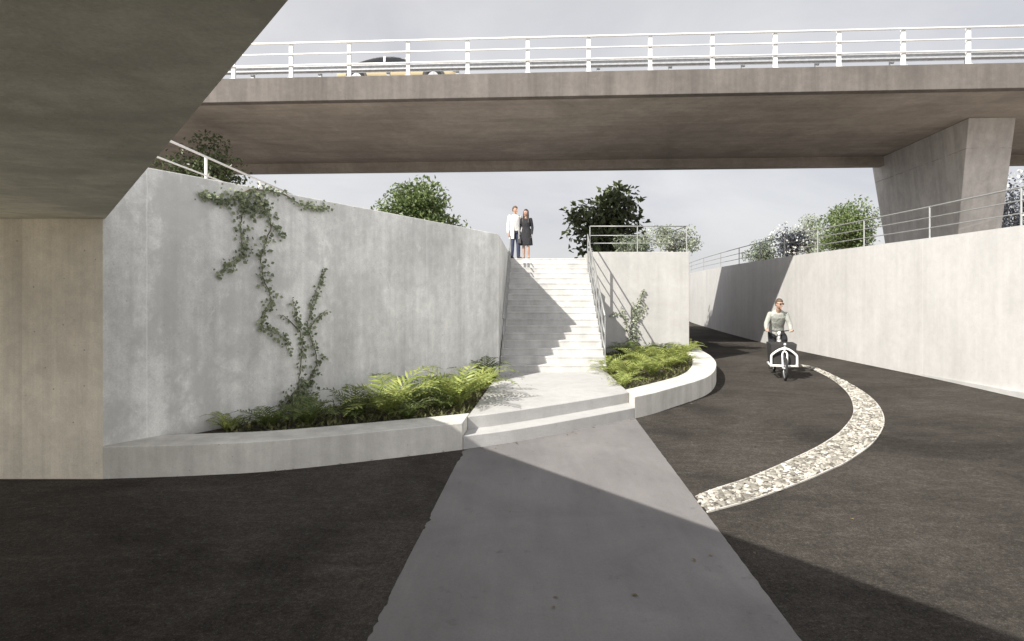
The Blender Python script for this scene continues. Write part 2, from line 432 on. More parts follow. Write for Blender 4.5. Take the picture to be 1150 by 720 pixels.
# ------------------------------------------------------------------ stairs
st = empty('staircase', (1.0, SY0, ZK), 0, 'straight pale concrete staircase rising between two walls to the couple', 'stairs')
def sxl(y): return -.27 + .034*(y-SY0)
def sxr(y): return 2.06 + .042*(y-SY0)
rise = (SZ1-ZK)/NR; going = (SY1-SY0)/(NR-1)
mb = MB()
prof = []
for k in range(NR):
    y = SY0 + going*k
    zt = ZK + rise*(k+1)
    prof += [(y+.010, ZK + rise*k - (.05 if k == 0 else 0)), (y+.010, zt-.040), (y, zt-.036), (y, zt)]
prof += [(SY1+1.2, SZ1), (SY1+1.2, ZK-.05)]
va = [(sxl(min(y,SY1))+.002, y, z) for y, z in prof]; vb = [(sxr(min(y,SY1))-.002, y, z) for y, z in prof]
n = len(prof)
mb.add(va+vb, [tuple(range(n)), tuple(range(n,2*n))[::-1]] + [(i,i+n,(i+1)%n+n,(i+1)%n) for i in range(n)])
keep(st, mb.build('flight', M['stair'], bevel=.006, fix=True))
# ------------------------------------------------------------------ big left wall (two legs, one casting)
nrm = Vector((wd.y, -wd.x))
T = .34
a0 = W0 - wd*.06; b0 = W1
ZT0, ZT1 = 3.57, 3.36
back = Vector((-nrm.x, -nrm.y))*T
mb = MB()
N = 16
fr = [a0 + (b0-a0)*i/N for i in range(N+1)]
bk = [a0 + back + (Vector((b0.x-T*1.0, b0.y+.12)) - (a0+back))*i/N for i in range(N+1)]
zt = [ZT0+.03 + (ZT1-ZT0-.03)*(i/N)**1.15 for i in range(N+1)]
mb.strip(bk, fr, -.05, zt)
# return leg along the stairs
L2 = [Vector((b0.x-T, b0.y+.12)), Vector((sxl(SY1+.7)-T-.02, SY1+.7))]; R2 = [b0, Vector((sxl(SY1+.7)-.02, SY1+.7))]
n0 = len(mb.v)
mb.strip(L2, R2, -.05, [ZT1, ZT1-.02])
lw = mb.build('retaining_wall', M['wall'], bevel=.012)
tag(lw, 'tall grey weathered concrete wall with climbing plants, left of the stairs', 'wall')
# ------------------------------------------------------------------ right planter wall
mb = MB()
mb.prism([(sxr(WY)+.0, WY), (WX, WY), (WX, 64), (WX-.34, 64), (WX-.34, WY+.34), (sxr(WY)+.36, WY+.34), (2.66, SY1+.9), (2.31, SY1+.9)], -.05, WZ)
tag(mb.build('planter_wall', M['pwall'], bevel=.012, fix=True), 'short bright concrete wall behind the fern bed right of the stairs', 'wall')
# ------------------------------------------------------------------ right long wall
RW = spline([(11.6,-6),(10.9,0),(10.3,5),(10.12,8.5),(10.15,11.8),(10.24,14.2),(10.25,17.1),(10.27,21.7),(10.47,25.8),(11.35,34),(12.7,43.4),(15.2,54),(19,66)], 8)
mb = MB(); mb.strip(RW, offset(RW, -.36), -.05, 3.43)
tag(mb.build('ramp_wall', M['rwall'], fix=True), 'long pale sunlit concrete wall curving along the road behind the cyclist', 'wall')
seg = [p for p in RW if 1.5 < p[1] < 15.5]
wdt = [max(.012, .40*(1-(p[1]-1.5)/13.6)) for p in seg]
mb = MB(); mb.strip(offset(seg, wdt), [Vector((p.x-.002,p.y)) for p in seg], -.02, [.04+.16*min(1, w/.2) for w in wdt])
tag(mb.build('base_kerb', M['land'], fix=True), 'low white kerb wedge along the foot of the long sunlit wall', 'kerb')

# ------------------------------------------------------------------ upper ground behind the walls
mb = MB()
mb.prism([(-60,10.5),(-8.2,10.5),(-4.95,7.4),(-.62,13.35),(-.42,SY1+.72),(2.45,SY1+.72),(2.6,WY+.3),(WX-.3,WY+.3),(WX-.3,64),(-60,64)], -.05, SZ1-.004)
o = tag(mb.build('terrain', M['bounce_ground'], fix=True), 'upper level ground behind the stair walls', kind='structure')
mb = MB(); mb.prism([(sxl(SY1)-.3,SY1+1.2),(2.5,SY1+1.2),(3.6,28),(-3,28)], 3.0, SZ1)
tag(mb.build('pavement', M['land'], fix=True), 'pale paved terrace at the head of the stairs', kind='structure')
far = [p for p in offset(RW, -.30) if p[1] > -5]
mb = MB(); mb.prism([tuple(p) for p in far] + [(70,66),(70,-5)], -.05, 3.2)
tag(mb.build('terrain', M['bounce_ground'], fix=True), 'upper level ground behind the long sunlit wall', kind='structure')

# ------------------------------------------------------------------ near overpass: abutment and slab
E0 = Vector((-4.585, 6.83)); ed = Vector((.6115,-.7912)); en = Vector((.7912,.6115))
ZS = 2.93
ov = empty('overpass', (-6.0, 7.2, 0), 0, 'dark concrete underpass roof slab on a warm board-marked abutment, close overhead', 'overpass')
mb = MB()
p0 = E0 - ed*1.0; p1 = E0 + ed*24
lo = [p0, p1, p1 - en*9.0, p0 - en*9.0]
hi = [p0 - en*.21, p1 - en*.21, p1 - en*9.0, p0 - en*9.0]
vs = [(p.x,p.y,ZS) for p in lo] + [(p.x,p.y,ZS+.42) for p in hi]
mb.add(vs, [(3,2,1,0),(4,5,6,7)] + [(i,(i+1)%4,(i+1)%4+4,i+4) for i in range(4)])
keep(ov, mb.build('roof_slab', M['soffit'], fix=True))
mb = MB(); mb.prism([(-40,6.78),(E0.x-.01,6.80),(-5.2,7.6),(-5.3,8.4),(-7,10.6),(-40,10.6)], -.05, ZS-.004)
keep(ov, mb.build('abutment', M['abut'], fix=True))

q0 = E0 - en*5.0 - ed*12; q1 = E0 - en*5.0 + ed*22  # unseen pale sheet added to bounce sunlight onto soffit and abutment
sheet('pavement', [tuple(q0), tuple(q1), tuple(q1-en*22), tuple(q0-en*22)], .004, M['bounce_ground'])['label'] = 'pale paving added out of view to bounce sunlight onto the slab and abutment'
# ------------------------------------------------------------------ railings
def railing(name, posts, base, tops, rails, label, mat, post_r, rail_r, group=None, flat=None, box=False):
    """posts: list of (x,y); base / tops: z lists; rails: fractions of the post height (one poly-line each)"""
    root = empty(name, (posts[0][0], posts[0][1], base[0]), 0, label, 'railing', group)
    for (x, y), z0, z1 in zip(posts, base, tops):
        b = MB()
        if flat:
            hx, hy = flat; b.box((x-hx, y-hy, z0-.02), (x+hx, y+hy, z1-rail_r*.5))
        else: b.tube([(x,y,z0-.02),(x,y,z1-rail_r*.4)], post_r, 10)
        keep(root, b.build('post', mat, smooth=False))
    for fr in rails:
        b = MB(); r_ = rail_r if fr == 1 else rail_r*.72
        b.tube([(x, y, z0+(z1-z0)*fr) for (x,y), z0, z1 in zip(posts, base, tops)], r_, 8)
        keep(root, b.build('rail', mat, smooth=True))
    return root
# stair railings
sy = [SY0+.10+going*2*k for k in range(8)] + [WY+.02]
def szat(y): return ZK + rise*(math.floor((y-SY0)/going)+1)
slope = rise/going
rt = lambda y: ZK + rise + (y-SY0)*slope + 1.02
railing('stair_railing', [(sxr(y)-.03, y) for y in sy], [szat(y) for y in sy], [rt(y) for y in sy], (1, .62, .3),
        'grey steel handrail with flat posts on the open sunny side of the stairs', M['greyrail'], .02, .021, 'handrails of the staircase', flat=(.008,.035))
railing('stair_railing', [(sxl(y)+.07, y) for y in sy], [szat(y) for y in sy], [rt(y)-.06 for y in sy], (1, .62, .3),
        'shaded grey steel handrail against the tall vine wall side of the stairs', M['greyrail'], .02, .021, 'handrails of the staircase', flat=(.008,.035))
# terrace railing on the right planter wall
px = [2.30, 3.70, WX-.06]
railing('terrace_railing', [(x, WY+.06) for x in px] + [(WX-.06, WY+3.2)], [WZ]*4, [4.04]*4, (1, .64, .34),
        'thin white railing turning a corner on the short wall right of the stairs', M['greyrail'], .016, .016)
# long wall railing
RWd = [p for p in RW if p[1] > 1]
def rwx(y):
    for a, b in zip(RW, RW[1:]):
        if a[1] <= y <= b[1]: return a[0] + (b[0]-a[0])*(y-a[1])/max(1e-6, b[1]-a[1])
    return RW[-1][0]
ys = [6.9, 9.5, 12.2, 15.0, 17.8, 20.5, 23.1, 25.8, 29.0, 32.8, 37.6, 43, 49]
railing('wall_railing', [(rwx(y)+.10, y) for y in ys], [3.43]*len(ys), [4.21]*len(ys), (1, .66, .33),
        'long grey tube railing on top of the sunlit wall by the pier', M['greyrail'], .021, .019)
# railing behind the tall wall, far left
ys = [8.75, 11.2, 13.6, 15.6]
railing('path_railing', [(-5.66, y) for y in ys], [SZ1]*4, [4.60]*4, (1, .765, .5),
        'white railing running behind the tall vine wall near the dark bush', M['white'], .028, .022)

# ------------------------------------------------------------------ far bridge
yaw = math.atan2(-1, 17.86)
BR = empty('bridge', (.43, 18.2, 0), yaw, 'wide concrete road bridge spanning the scene with a slanted wall pier', 'bridge')
BX0, BX1 = -46, 46
def extrude_x(mb, prof, x0=BX0, x1=BX1):
    n = len(prof)
    mb.add([(x0,y,z) for y,z in prof]+[(x1,y,z) for y,z in prof], [tuple(range(n))[::-1], tuple(range(n,2*n))] + [(i,(i+1)%n,(i+1)%n+n,i+n) for i in range(n)])
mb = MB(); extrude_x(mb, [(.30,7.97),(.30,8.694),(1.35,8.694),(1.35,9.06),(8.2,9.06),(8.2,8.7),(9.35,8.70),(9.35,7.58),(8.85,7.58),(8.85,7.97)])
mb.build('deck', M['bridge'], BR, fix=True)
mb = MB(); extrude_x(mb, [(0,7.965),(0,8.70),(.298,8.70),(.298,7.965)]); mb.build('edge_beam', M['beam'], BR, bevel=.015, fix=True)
mb = MB(); mb.box((BX0+.1,1.40,9.062),(BX1-.1,8.15,9.075)); mb.build('carriageway', M['asphalt'], BR)
Binv = (Matrix.Translation(Vector((.43,18.2,0))) @ Matrix.Rotation(yaw,4,'Z')).inverted()
mb = MB()
top = [(15.4,20.4),(16.9,20.3),(17.7,27.2),(16.2,27.3)]; bot = [(15.98,21.95),(17.38,21.85),(18.1,26.5),(16.72,26.6)]
vs = [Binv @ Vector((x,y,2.2)) for x,y in bot] + [Binv @ Vector((x,y,7.968)) for x,y in top]
mb.add(vs, [(3,2,1,0),(4,5,6,7)] + [(i,(i+1)%4,(i+1)%4+4,i+4) for i in range(4)])
mb.build('pier', M['pier'], BR, bevel=.02, fix=True)
# bridge railing
br = empty('bridge_railing', (.43,18.2,8.7), yaw, 'white post and rail fence along the near edge of the high bridge', 'railing')
pxs = [-14.6 + 1.83*k for k in range(19)]
for x in pxs:
    b = MB(); b.box((x-.055,.09,0),(x+.055,.17,1.10)); b.box((x-.09,.05,0),(x+.09,.20,.02)); b.build('post', M['white'], br)
for z, r_ in ((1.07,.034),(.73,.024),(.39,.026)):
    b = MB(); b.tube([(-34,.06,z),(34,.06,z)], r_, 8); b.build('rail', M['white'], br, smooth=True)
# crash barrier
gb = empty('crash_barrier', (.43,18.2,8.7), yaw, 'galvanised corrugated steel crash barrier behind the white bridge fence', 'crash barrier')
w = [(1.05,.50),(1.05,.54),(.99,.58),(.99,.62),(1.05,.66),(1.05,.70),(.99,.74),(.99,.78),(1.05,.81),(1.056,.81),(1.0,.78),(1.0,.74),(1.06,.70),(1.06,.66),(1.0,.62),(1.0,.58),(1.06,.54),(1.06,.50)]
b = MB(); extrude_x(b, [(y,.48+(z-.50)*.85) for y,z in w], -34, 34); b.build('beam', M['barrier'], gb, fix=True)
for k in range(17):
    x = -18 + 2.25*k
    b = MB(); b.box((x-.05,1.10,0),(x+.05,1.20,.80)); b.box((x-.05,1.064,.46),(x+.05,1.10,.70)); b.build('post', M['barrier'], gb)
# ------------------------------------------------------------------ stone inlay
inner = [(781,558.5),(800,550.5),(847.5,534.6),(905.9,508.4),(930,495),(946.7,482),(958.4,463),(952.5,442.7),(935,426.7),(914.6,416),(902,412)]
outer = [(795,576),(820,569.5),(847.5,561.4),(905.9,540),(933,528),(952.5,518.6),(981.7,496.7),(993.4,473.3),(984.6,453),(964.2,436.9),(935,421.5),(915,412.8),(900,410)]
Ii = spline([gp(*p) for p in inner], 8); Oo = spline([gp(*p) for p in outer], 8)
NS = 90
Ii = resample(Ii, NS); Oo = resample(Oo, NS)
mb = MB()
for i in range(NS-1):
    a, b, c, d = Ii[i], Oo[i], Oo[i+1], Ii[i+1]
    mb.add([(a.x,a.y,.006),(b.x,b.y,.006),(c.x,c.y,.006),(d.x,d.y,.006)], [(0,1,2,3)])
bed = simple('inlay_mortar', (.20,.185,.16), .9, 0, .2, 20)
o = mb.build('stone_inlay_bed', bed, fix=True)
tag(o, 'pale mortar bed of the curved stone inlay', kind='structure')
random.seed(11)
mb = MB()
def stone(mb, x, y, z, r):
    ph = random.random()*6.28; ax = random.uniform(.75,1.35); h = random.uniform(.30,.55)
    jit = [random.uniform(.62,1.25) for _ in range(40)]; cnt = [0]
    ca, sa = math.cos(ph), math.sin(ph); tl = random.uniform(-.25,.25)
    def fn(p):
        j = jit[cnt[0] % 40]; cnt[0] += 1
        X, Y = p.x*ax*j, p.y/ax*j
        return Vector((X*ca-Y*sa, X*sa+Y*ca, p.z*h*j + X*tl*.3))
    mb.ball((x,y,z), r, 7, 5, fn)
placed = []
tot = 0
while tot < 26000:
    tot += 1
    t = random.random()*(NS-1.001); i = int(t); u = random.random()
    a = Ii[i].lerp(Ii[i+1], t-i); b = Oo[i].lerp(Oo[i+1], t-i); wid = (b-a).length
    if random.random() > wid/.95 + .03: continue
    p = a.lerp(b, u)
    r = random.choice((.013,.016,.02,.024,.028,.034,.04,.047)); r = min(r, max(.015, wid*.22))
    if min(u, 1-u)*wid < r*.75: continue
    if any((p-q).length < (r+s)*.62 for q, s in placed): continue
    placed.append((p, r)); stone(mb, p.x, p.y, .010+r*.12, r)
o = mb.build('gravel', M['stone'])
tag(o, 'rough pale stones set in a tapering curved inlay across the asphalt', 'stones', kind='stuff')
edge_m = simple('inlay_edging', (.50,.48,.44), .8, 0, .1, 10)
mb = MB()
for P, s in ((Ii, -.018), (Oo, .018)):
    Q = offset(P, s); mb.strip(P, Q, -.01, .014)
tag(mb.build('inlay_edging', edge_m, fix=True), 'thin pale edging strip of the curved stone inlay', 'edging', kind='structure')

# ------------------------------------------------------------------ plants
def leaf(mb, p, d, n, L, W, fold=.25):
    """one folded leaf: stalk end p, direction d, face normal n"""
    s = d.cross(n).normalized()
    up = n*W*fold
    mb.add([p, p+d*L*.45+s*W*.5+up, p+d*L, p+d*L*.45-s*W*.5+up, p+d*L*.45], [(0,1,2,4),(0,4,2,3)])
def rv(): 
    while True:
        v = Vector((random.uniform(-1,1),random.uniform(-1,1),random.uniform(-1,1)))
        if .05 < v.length < 1: return v.normalized()
def tree(name, label, loc, crown_c, rad, leafm, n_leaf, lsize, clumps, seed, cat='tree', trunk_r=.10, cl=.42, stems=1, asp=.6):
    random.seed(seed)
    root = empty(name, loc, 0, label, cat)
    cc = Vector(crown_c); rx, ry, rz = rad
    cs = []
    for _ in range(clumps):
        d = rv(); k = random.uniform(.35,1)**.6
        k *= .72 + .75*mnoise.noise(d*1.7+Vector((seed,0,0)))
        cs.append((cc + Vector((d.x*rx*k, d.y*ry*k, d.z*rz*k)), random.uniform(.65,1.25)))
    tb = MB()
    for s in range(stems):
        off = Vector((random.uniform(-.3,.3), random.uniform(-.3,.3), 0))*(stems > 1)
        base = off*.6
        mid_ = Vector((cc.x*.6+off.x, cc.y*.6+off.y, max(.2, cc.z-rz*.45)))
        tb.tube(spline([base, base.lerp(mid_, .5)+Vector((.05,.03,0)), mid_], 5), [trunk_r*(1-.05*i) for i in range(11)], 9)
        for k, (c, _) in enumerate(cs[s::stems]):
            if k > 26: break
            m1 = mid_.lerp(c, .5) + Vector((random.uniform(-.1,.1)*rx, random.uniform(-.1,.1)*ry, .12*rz))
            st_ = base.lerp(mid_, random.uniform(.6,1))
            tb.tube(spline([st_, m1, c], 4), [trunk_r*.42*(1-.095*i)+.004 for i in range(9)], 5)
    tb.build('trunk', M['bark'], root, smooth=True)
    lb = MB()
    per = n_leaf//clumps
    sc_ = (rx*ry*rz)**(1/3)*cl
    for c, k in cs:
        for _ in range(int(per*k)):
            d = rv()*(random.random()**.45)*sc_*k
            p = c + Vector((d.x*1.1, d.y*1.1, d.z*.8))
            dd = (rv() + Vector((0,0,-.25)) + d.normalized()*.5).normalized()
            nn = (rv()*.8 + Vector((0,0,1))); nn = (nn - dd*nn.dot(dd)).normalized()
            L = lsize*random.uniform(.6,1.25)
            lb.add([], []); leaf(lb, p, dd, nn, L, L*asp)
    lb.build('crown', leafm, root)
    return root
zt_ = 3.13
tree('shrub', 'dark bushy shrub with bare stems behind the railing, left under the bridge', (-10.6,20.6,zt_), (0,0,2.45), (2.0,1.5,2.05), M['leaf_dark'], 6500, .16, 46, 3, 'shrub', .045, .40, 4)
tree('tree', 'round mid green tree rising behind the tall vine wall', (-5.55,36,zt_), (0,0,3.35), (2.75,2.5,2.6), M['leaf_mid'], 8500, .26, 70, 8, 'tree', .13, .34)
tree('shrub', 'small green shrub peeping over the vine wall left of the round tree', (-9.1,37,zt_), (0,0,2.3), (1.5,1.4,1.5), M['leaf_mid'], 2600, .22, 26, 18, 'shrub', .06, .4, 3)
tree('tree', 'dark broad-leaved tree behind the stair head with sky showing between its leaves', (4.55,30,zt_), (.1,0,2.0), (2.3,1.9,2.25), M['leaf_dark'], 2500, .34, 48, 22, 'tree', .11, .36, 1, .75)
tree('shrub', 'loose pale shrub with small leaves hanging over the short wall corner', (5.05,19.6,zt_), (.1,-.1,.62), (1.05,.8,.62), M['leaf_pale'], 2300, .085, 34, 31, 'shrub', .02, .34, 4)
tree('shrub', 'green thin-leaved bush behind the corner railing, below the dark tree', (4.3,21.3,zt_), (0,0,.6), (.95,.7,.6), M['leaf_grey'], 1700, .12, 24, 37, 'shrub', .02, .36, 4, .4)
ZR = 3.2
tree('shrub', 'soft grey green bush, leftmost beyond the long wall railing', (15.05,36.48,ZR), (0.00,0,1.35), (1.08,1.03,1.20), M['leaf_grey'], 2800, .13, 26, 41, 'shrub', .04, .4, 3)
r_ = tree('shrub', 'white blossoming shrub with dark bluish leaves beyond the long wall', (16.38,35.50,ZR), (0.00,0,1.59), (1.25,1.19,1.31), M['leaf_blue'], 1900, .15, 30, 43, 'shrub', .04, .36, 3)
random.seed(44); bl = MB()
for _ in range(420):
    d = rv(); p = Vector((d.x*1.30, d.y*1.22, 1.60+d.z*1.36))
    if mnoise.noise(p*2.4) < -.05: continue
    dd = rv(); nn = (d + rv()*.5); nn = (nn-dd*nn.dot(dd)).normalized(); leaf(bl, p, dd, nn, random.uniform(.09,.17), .12)
bl.build('blossom_and_lit_leaf', M['blossom_and_lit_leaf'], r_)
tree('tree', 'pale feathery tree between the blossoming shrub and the green tree', (20.64,42.00,ZR), (0.00,0,2.62), (1.38,1.32,1.80), M['leaf_pale'], 3600, .13, 34, 47, 'tree', .05, .4)
tree('tree', 'dense green tree just left of the slanted bridge pier', (20.34,36.58,ZR), (-0.05,0,2.68), (2.17,1.86,2.17), M['leaf_mid'], 7000, .18, 60, 53, 'tree', .10, .36)
r_ = tree('tree', 'dark tree with sunlit leaves painted white at the right edge beyond the pier', (29.83,35.64,ZR), (0.00,0,3.12), (2.64,2.24,2.77), M['leaf_blue'], 3600, .2, 50, 59, 'tree', .11, .36)
random.seed(60); bl = MB()  # white flecks over this crown are painted sunlit leaf faces
for _ in range(700):
    d = rv(); p = Vector((d.x*2.75, d.y*2.35, 3.15+d.z*2.85))
    if mnoise.noise(p*1.5) < -.02: continue
    dd = rv(); nn = (d + rv()*.5); nn = (nn-dd*nn.dot(dd)).normalized(); leaf(bl, p, dd, nn, random.uniform(.14,.26), .18)
bl.build('blossom_and_lit_leaf', M['blossom_and_lit_leaf'], r_)

# ---- ferns
def fern_mesh(name, mat, nfr, L, seed, erect=1.0, wide=1.0):
    random.seed(seed); mb = MB()
    for k in range(nfr):
        az = 2*math.pi*(k + random.uniform(-.3,.3))/nfr*1.0
        el = random.uniform(.75,1.35)*erect; ln = L*random.uniform(.7,1.1)
        p = Vector((math.cos(az), math.sin(az), 0))*.02; out = Vector((math.cos(az), math.sin(az), 0))
        NSG = 17; pts = [p.copy()]; ang = el
        tw = random.uniform(-.12,.12)
        for i in range(NSG):
            ang -= (el+.55)/NSG*(.55+.9*i/NSG)
            az2 = az + tw*i/NSG; out = Vector((math.cos(az2), math.sin(az2), 0))
            p = p + (out*math.cos(ang) + Vector((0,0,1))*math.sin(ang))*ln/NSG; pts.append(p.copy())
        mb.tube(pts, [.006*(1-i/(NSG+2))+.0012 for i in range(NSG+1)], 4, False)
        for i in range(2, NSG+1):
            for h in (0,):
                if i == NSG and h: continue
                q = pts[i] if not h else pts[i].lerp(pts[i+1], .5)
                t = (pts[min(i+1,NSG)]-pts[i-1]).normalized()
                f = (i+h)/NSG; wl = L*.25*wide*(math.sin(math.pi*min(1, f*.93+.10))**.8)*(1.1-.55*f)
                s0 = t.cross(Vector((0,0,1))).normalized(); up = s0.cross(t)
                for sg in (1,-1):
                    d = (s0*sg + t*.55 + up*random.uniform(-.15,.25)).normalized()
                    leaf(mb, q, d, up, wl*random.uniform(.8,1.1), ln/NSG*.62, .15)
    me = mb.build(name, mat); d = me.data; bpy.data.objects.remove(me); return d
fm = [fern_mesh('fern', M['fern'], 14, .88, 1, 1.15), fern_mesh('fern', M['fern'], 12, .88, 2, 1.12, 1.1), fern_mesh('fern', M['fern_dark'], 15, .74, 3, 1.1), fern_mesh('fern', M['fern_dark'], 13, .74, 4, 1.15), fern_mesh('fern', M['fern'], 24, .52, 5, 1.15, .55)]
def fern(px, py, v, s, label, rz=0, z=.30, grp=None):
    x, y = gp(px, py+(3 if grp == GL else 1), z); o = bpy.data.objects.new('fern', fm[v]); COL.objects.link(o)
    o.location = (x, y, z-.01); o.scale = (s,s,s); o.rotation_euler = (random.uniform(-.1,.1), random.uniform(-.1,.1), rz)
    return tag(o, label, 'fern', grp)
random.seed(77)
GL = 'ferns in the bed under the vine wall'; GR = 'ferns in the round bed right of the stairs'
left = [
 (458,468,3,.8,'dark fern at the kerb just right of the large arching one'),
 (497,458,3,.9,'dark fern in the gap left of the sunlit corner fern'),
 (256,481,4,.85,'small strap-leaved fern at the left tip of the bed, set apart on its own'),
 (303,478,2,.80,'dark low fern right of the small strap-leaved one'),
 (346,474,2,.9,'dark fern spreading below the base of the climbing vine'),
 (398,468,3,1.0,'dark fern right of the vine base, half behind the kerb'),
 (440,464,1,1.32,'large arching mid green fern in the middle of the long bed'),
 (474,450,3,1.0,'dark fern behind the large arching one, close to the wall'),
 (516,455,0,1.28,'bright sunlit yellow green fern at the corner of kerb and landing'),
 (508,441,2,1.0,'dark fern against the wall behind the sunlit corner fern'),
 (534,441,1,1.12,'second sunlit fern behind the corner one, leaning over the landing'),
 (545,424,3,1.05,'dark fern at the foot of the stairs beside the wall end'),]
for a in left: fern(*a[:5], rz=random.random()*6.28, grp=GL)
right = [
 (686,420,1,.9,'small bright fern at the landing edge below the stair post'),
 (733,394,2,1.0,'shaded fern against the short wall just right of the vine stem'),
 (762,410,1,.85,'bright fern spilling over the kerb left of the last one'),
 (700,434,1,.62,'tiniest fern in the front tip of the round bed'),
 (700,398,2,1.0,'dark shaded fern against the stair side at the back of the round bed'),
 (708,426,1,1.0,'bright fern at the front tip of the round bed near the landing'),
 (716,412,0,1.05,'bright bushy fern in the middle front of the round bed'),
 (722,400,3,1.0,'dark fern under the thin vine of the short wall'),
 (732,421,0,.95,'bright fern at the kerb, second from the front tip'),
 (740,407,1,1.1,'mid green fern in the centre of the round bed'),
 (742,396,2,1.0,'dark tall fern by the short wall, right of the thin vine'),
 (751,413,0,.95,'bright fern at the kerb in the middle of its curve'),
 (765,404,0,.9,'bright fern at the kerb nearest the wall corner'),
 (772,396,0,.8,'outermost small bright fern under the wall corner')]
for a in right: fern(*a[:5], rz=random.random()*6.28, grp=GR)

random.seed(91)
def cover(poly, n, label, mat):
    mb = MB(); xs = [p[0] for p in poly]; ys = [p[1] for p in poly]; k = 0
    def inside(x, y):
        c = False
        for (x0,y0),(x1,y1) in zip(poly, poly[1:]+poly[:1]):
            if (y0 > y) != (y1 > y) and x < (x1-x0)*(y-y0)/(y1-y0)+x0: c = not c
        return c
    while k < n:
        x, y = random.uniform(min(xs),max(xs)), random.uniform(min(ys),max(ys))
        if not inside(x, y): continue
        k += 1
        h = .03+.06*random.random()*(1+mnoise.noise(Vector((x*1.5,y*1.5,0))))
        d = Vector((random.uniform(-1,1),random.uniform(-1,1),random.uniform(.1,1.1))).normalized(); nn = (rv()*.6+Vector((0,0,1))); nn = (nn-d*nn.dot(d)).normalized()
        leaf(mb, Vector((x,y,.29+h*random.random())), d, nn, random.uniform(.05,.13), random.uniform(.02,.045), .15)
    return tag(mb.build('ground_cover', mat), label, 'ground cover', kind='stuff')
M['cover'] = leafmat('ground_cover_leaf', (.055,.06,.02), (.15,.15,.055), .3, .6)
cover([(-3.7,8.0)] + [tuple(p) for p in cutband(.57, None, lambda y: xleft(y)-.03)][16:] + [(-.62,8.9),(-.30,13.0),(-.5,12.7)], 2600, 'low leafy ground cover among the ferns under the tall wall', M['cover'])
cover([(2.08,11.0)] + [tuple(p) for p in cutband(.57, lambda y: xright(y)+.03, None) if p.y < WY-.05] + [(2.25,WY-.05)], 3000, 'low leafy ground cover among the ferns right of the stairs', M['cover'])

# ---- climbing plants
def vine(label, strands, plane_p, plane_n, leafm, seed, name='climbing_vine', size=.056, dens=.66):
    random.seed(seed)
    root = None; sb = MB(); lb = MB(); n = Vector(plane_n).normalized(); side = Vector((0,0,1)).cross(n)
    for pts, spread, cnt in strands:
        W = [on_plane(x, y, plane_p, plane_n) + n*.02 for x, y in pts]
        if root is None:
            root = empty(name, W[0], 0, label, 'vine')
            inv = Matrix.Translation(-Vector(W[0]))
        C_ = [inv @ v for v in spline(W, 7)]
        C_ = [v + side*random.uniform(-.012,.012) + Vector((0,0,random.uniform(-.01,.01))) for v in C_]
        sb.tube(C_, [.009*(1-.75*i/len(C_)) for i in range(len(C_))], 5)
        for _ in range(int(cnt*dens)):
            t = random.random()*(len(C_)-1.01); i = int(t); f = t/len(C_)
            q = C_[i].lerp(C_[i+1], t-i); w_ = spread*(1-.45*f)
            p = q + side*random.gauss(0, w_*.55) + Vector((0,0,random.gauss(0, w_*.45))) + n*abs(random.gauss(.015,.03))
            d = (side*random.uniform(-1,1) + Vector((0,0,random.uniform(-1,.35))) + n*random.uniform(0,.5)).normalized()
            nn = (n + rv()*.55); nn = (nn - d*nn.dot(d)).normalized()
            L = size*random.uniform(.55,1.25); leaf(lb, p, d, nn, L, L*.85, .12)
    sb.build('stem', M['stem'], root, smooth=True); lb.build('leaves', leafm, root)
    return root
pn = (nrm.x, nrm.y, 0); pp_ = (W1.x, W1.y, 0)
vine('green vine hanging down from the top of the tall concrete wall', [
  ([(280,213),(262,222),(249,226),(236,221),(222,219)], .12, 190),
  ([(280,213),(300,214),(318,219),(338,230),(352,232),(368,235)], .11, 200),
  ([(282,214),(276,228),(270,248),(270,268),(273,284),(258,295),(244,307)], .14, 330),
  ([(286,214),(296,232),(303,252),(297,275),(292,295),(297,318),(303,336),(294,352),(294,366),(308,374),(318,380),(323,396)], .12, 430),
  ([(262,218),(272,230),(284,236),(300,232)], .20, 240),
  ([(303,252),(311,258),(314,266)], .06, 40)], pp_, pn, M['ivy'], 5)
vine('slender vine climbing from the fern bed up the lower part of the tall wall', [
  ([(333,462),(337,447),(348,425),(355,405),(350,385),(345,365),(349,342),(356,322),(362,300)], .10, 330),
  ([(330,462),(333,440),(337,410),(338,385),(333,362),(328,337)], .08, 220),
  ([(345,372),(356,356),(367,348)], .05, 40), ([(336,372),(322,358),(311,353)], .035, 22),
  ([(322,462),(335,446),(352,450)], .22, 330), ([(318,458),(330,440),(345,430)], .16, 170)], pp_, pn, M['ivy'], 6)
vine('thin pale vine on the short bright wall above the round fern bed', [
  ([(713,392),(714,378),(713,362),(715,350),(718,338),(722,326)], .085, 190),
  ([(712,385),(708,370),(712,352),(711,340)], .07, 90), ([(714,362),(722,350),(724,342)], .05, 30),
  ([(711,386),(704,372),(702,358),(694,352),(686,354)], .035, 40), ([(702,358),(698,350),(697,344)], .03, 14)], (0,WY,0), (0,-1,0), M['ivy_pale'], 7, size=.075, dens=1.0)

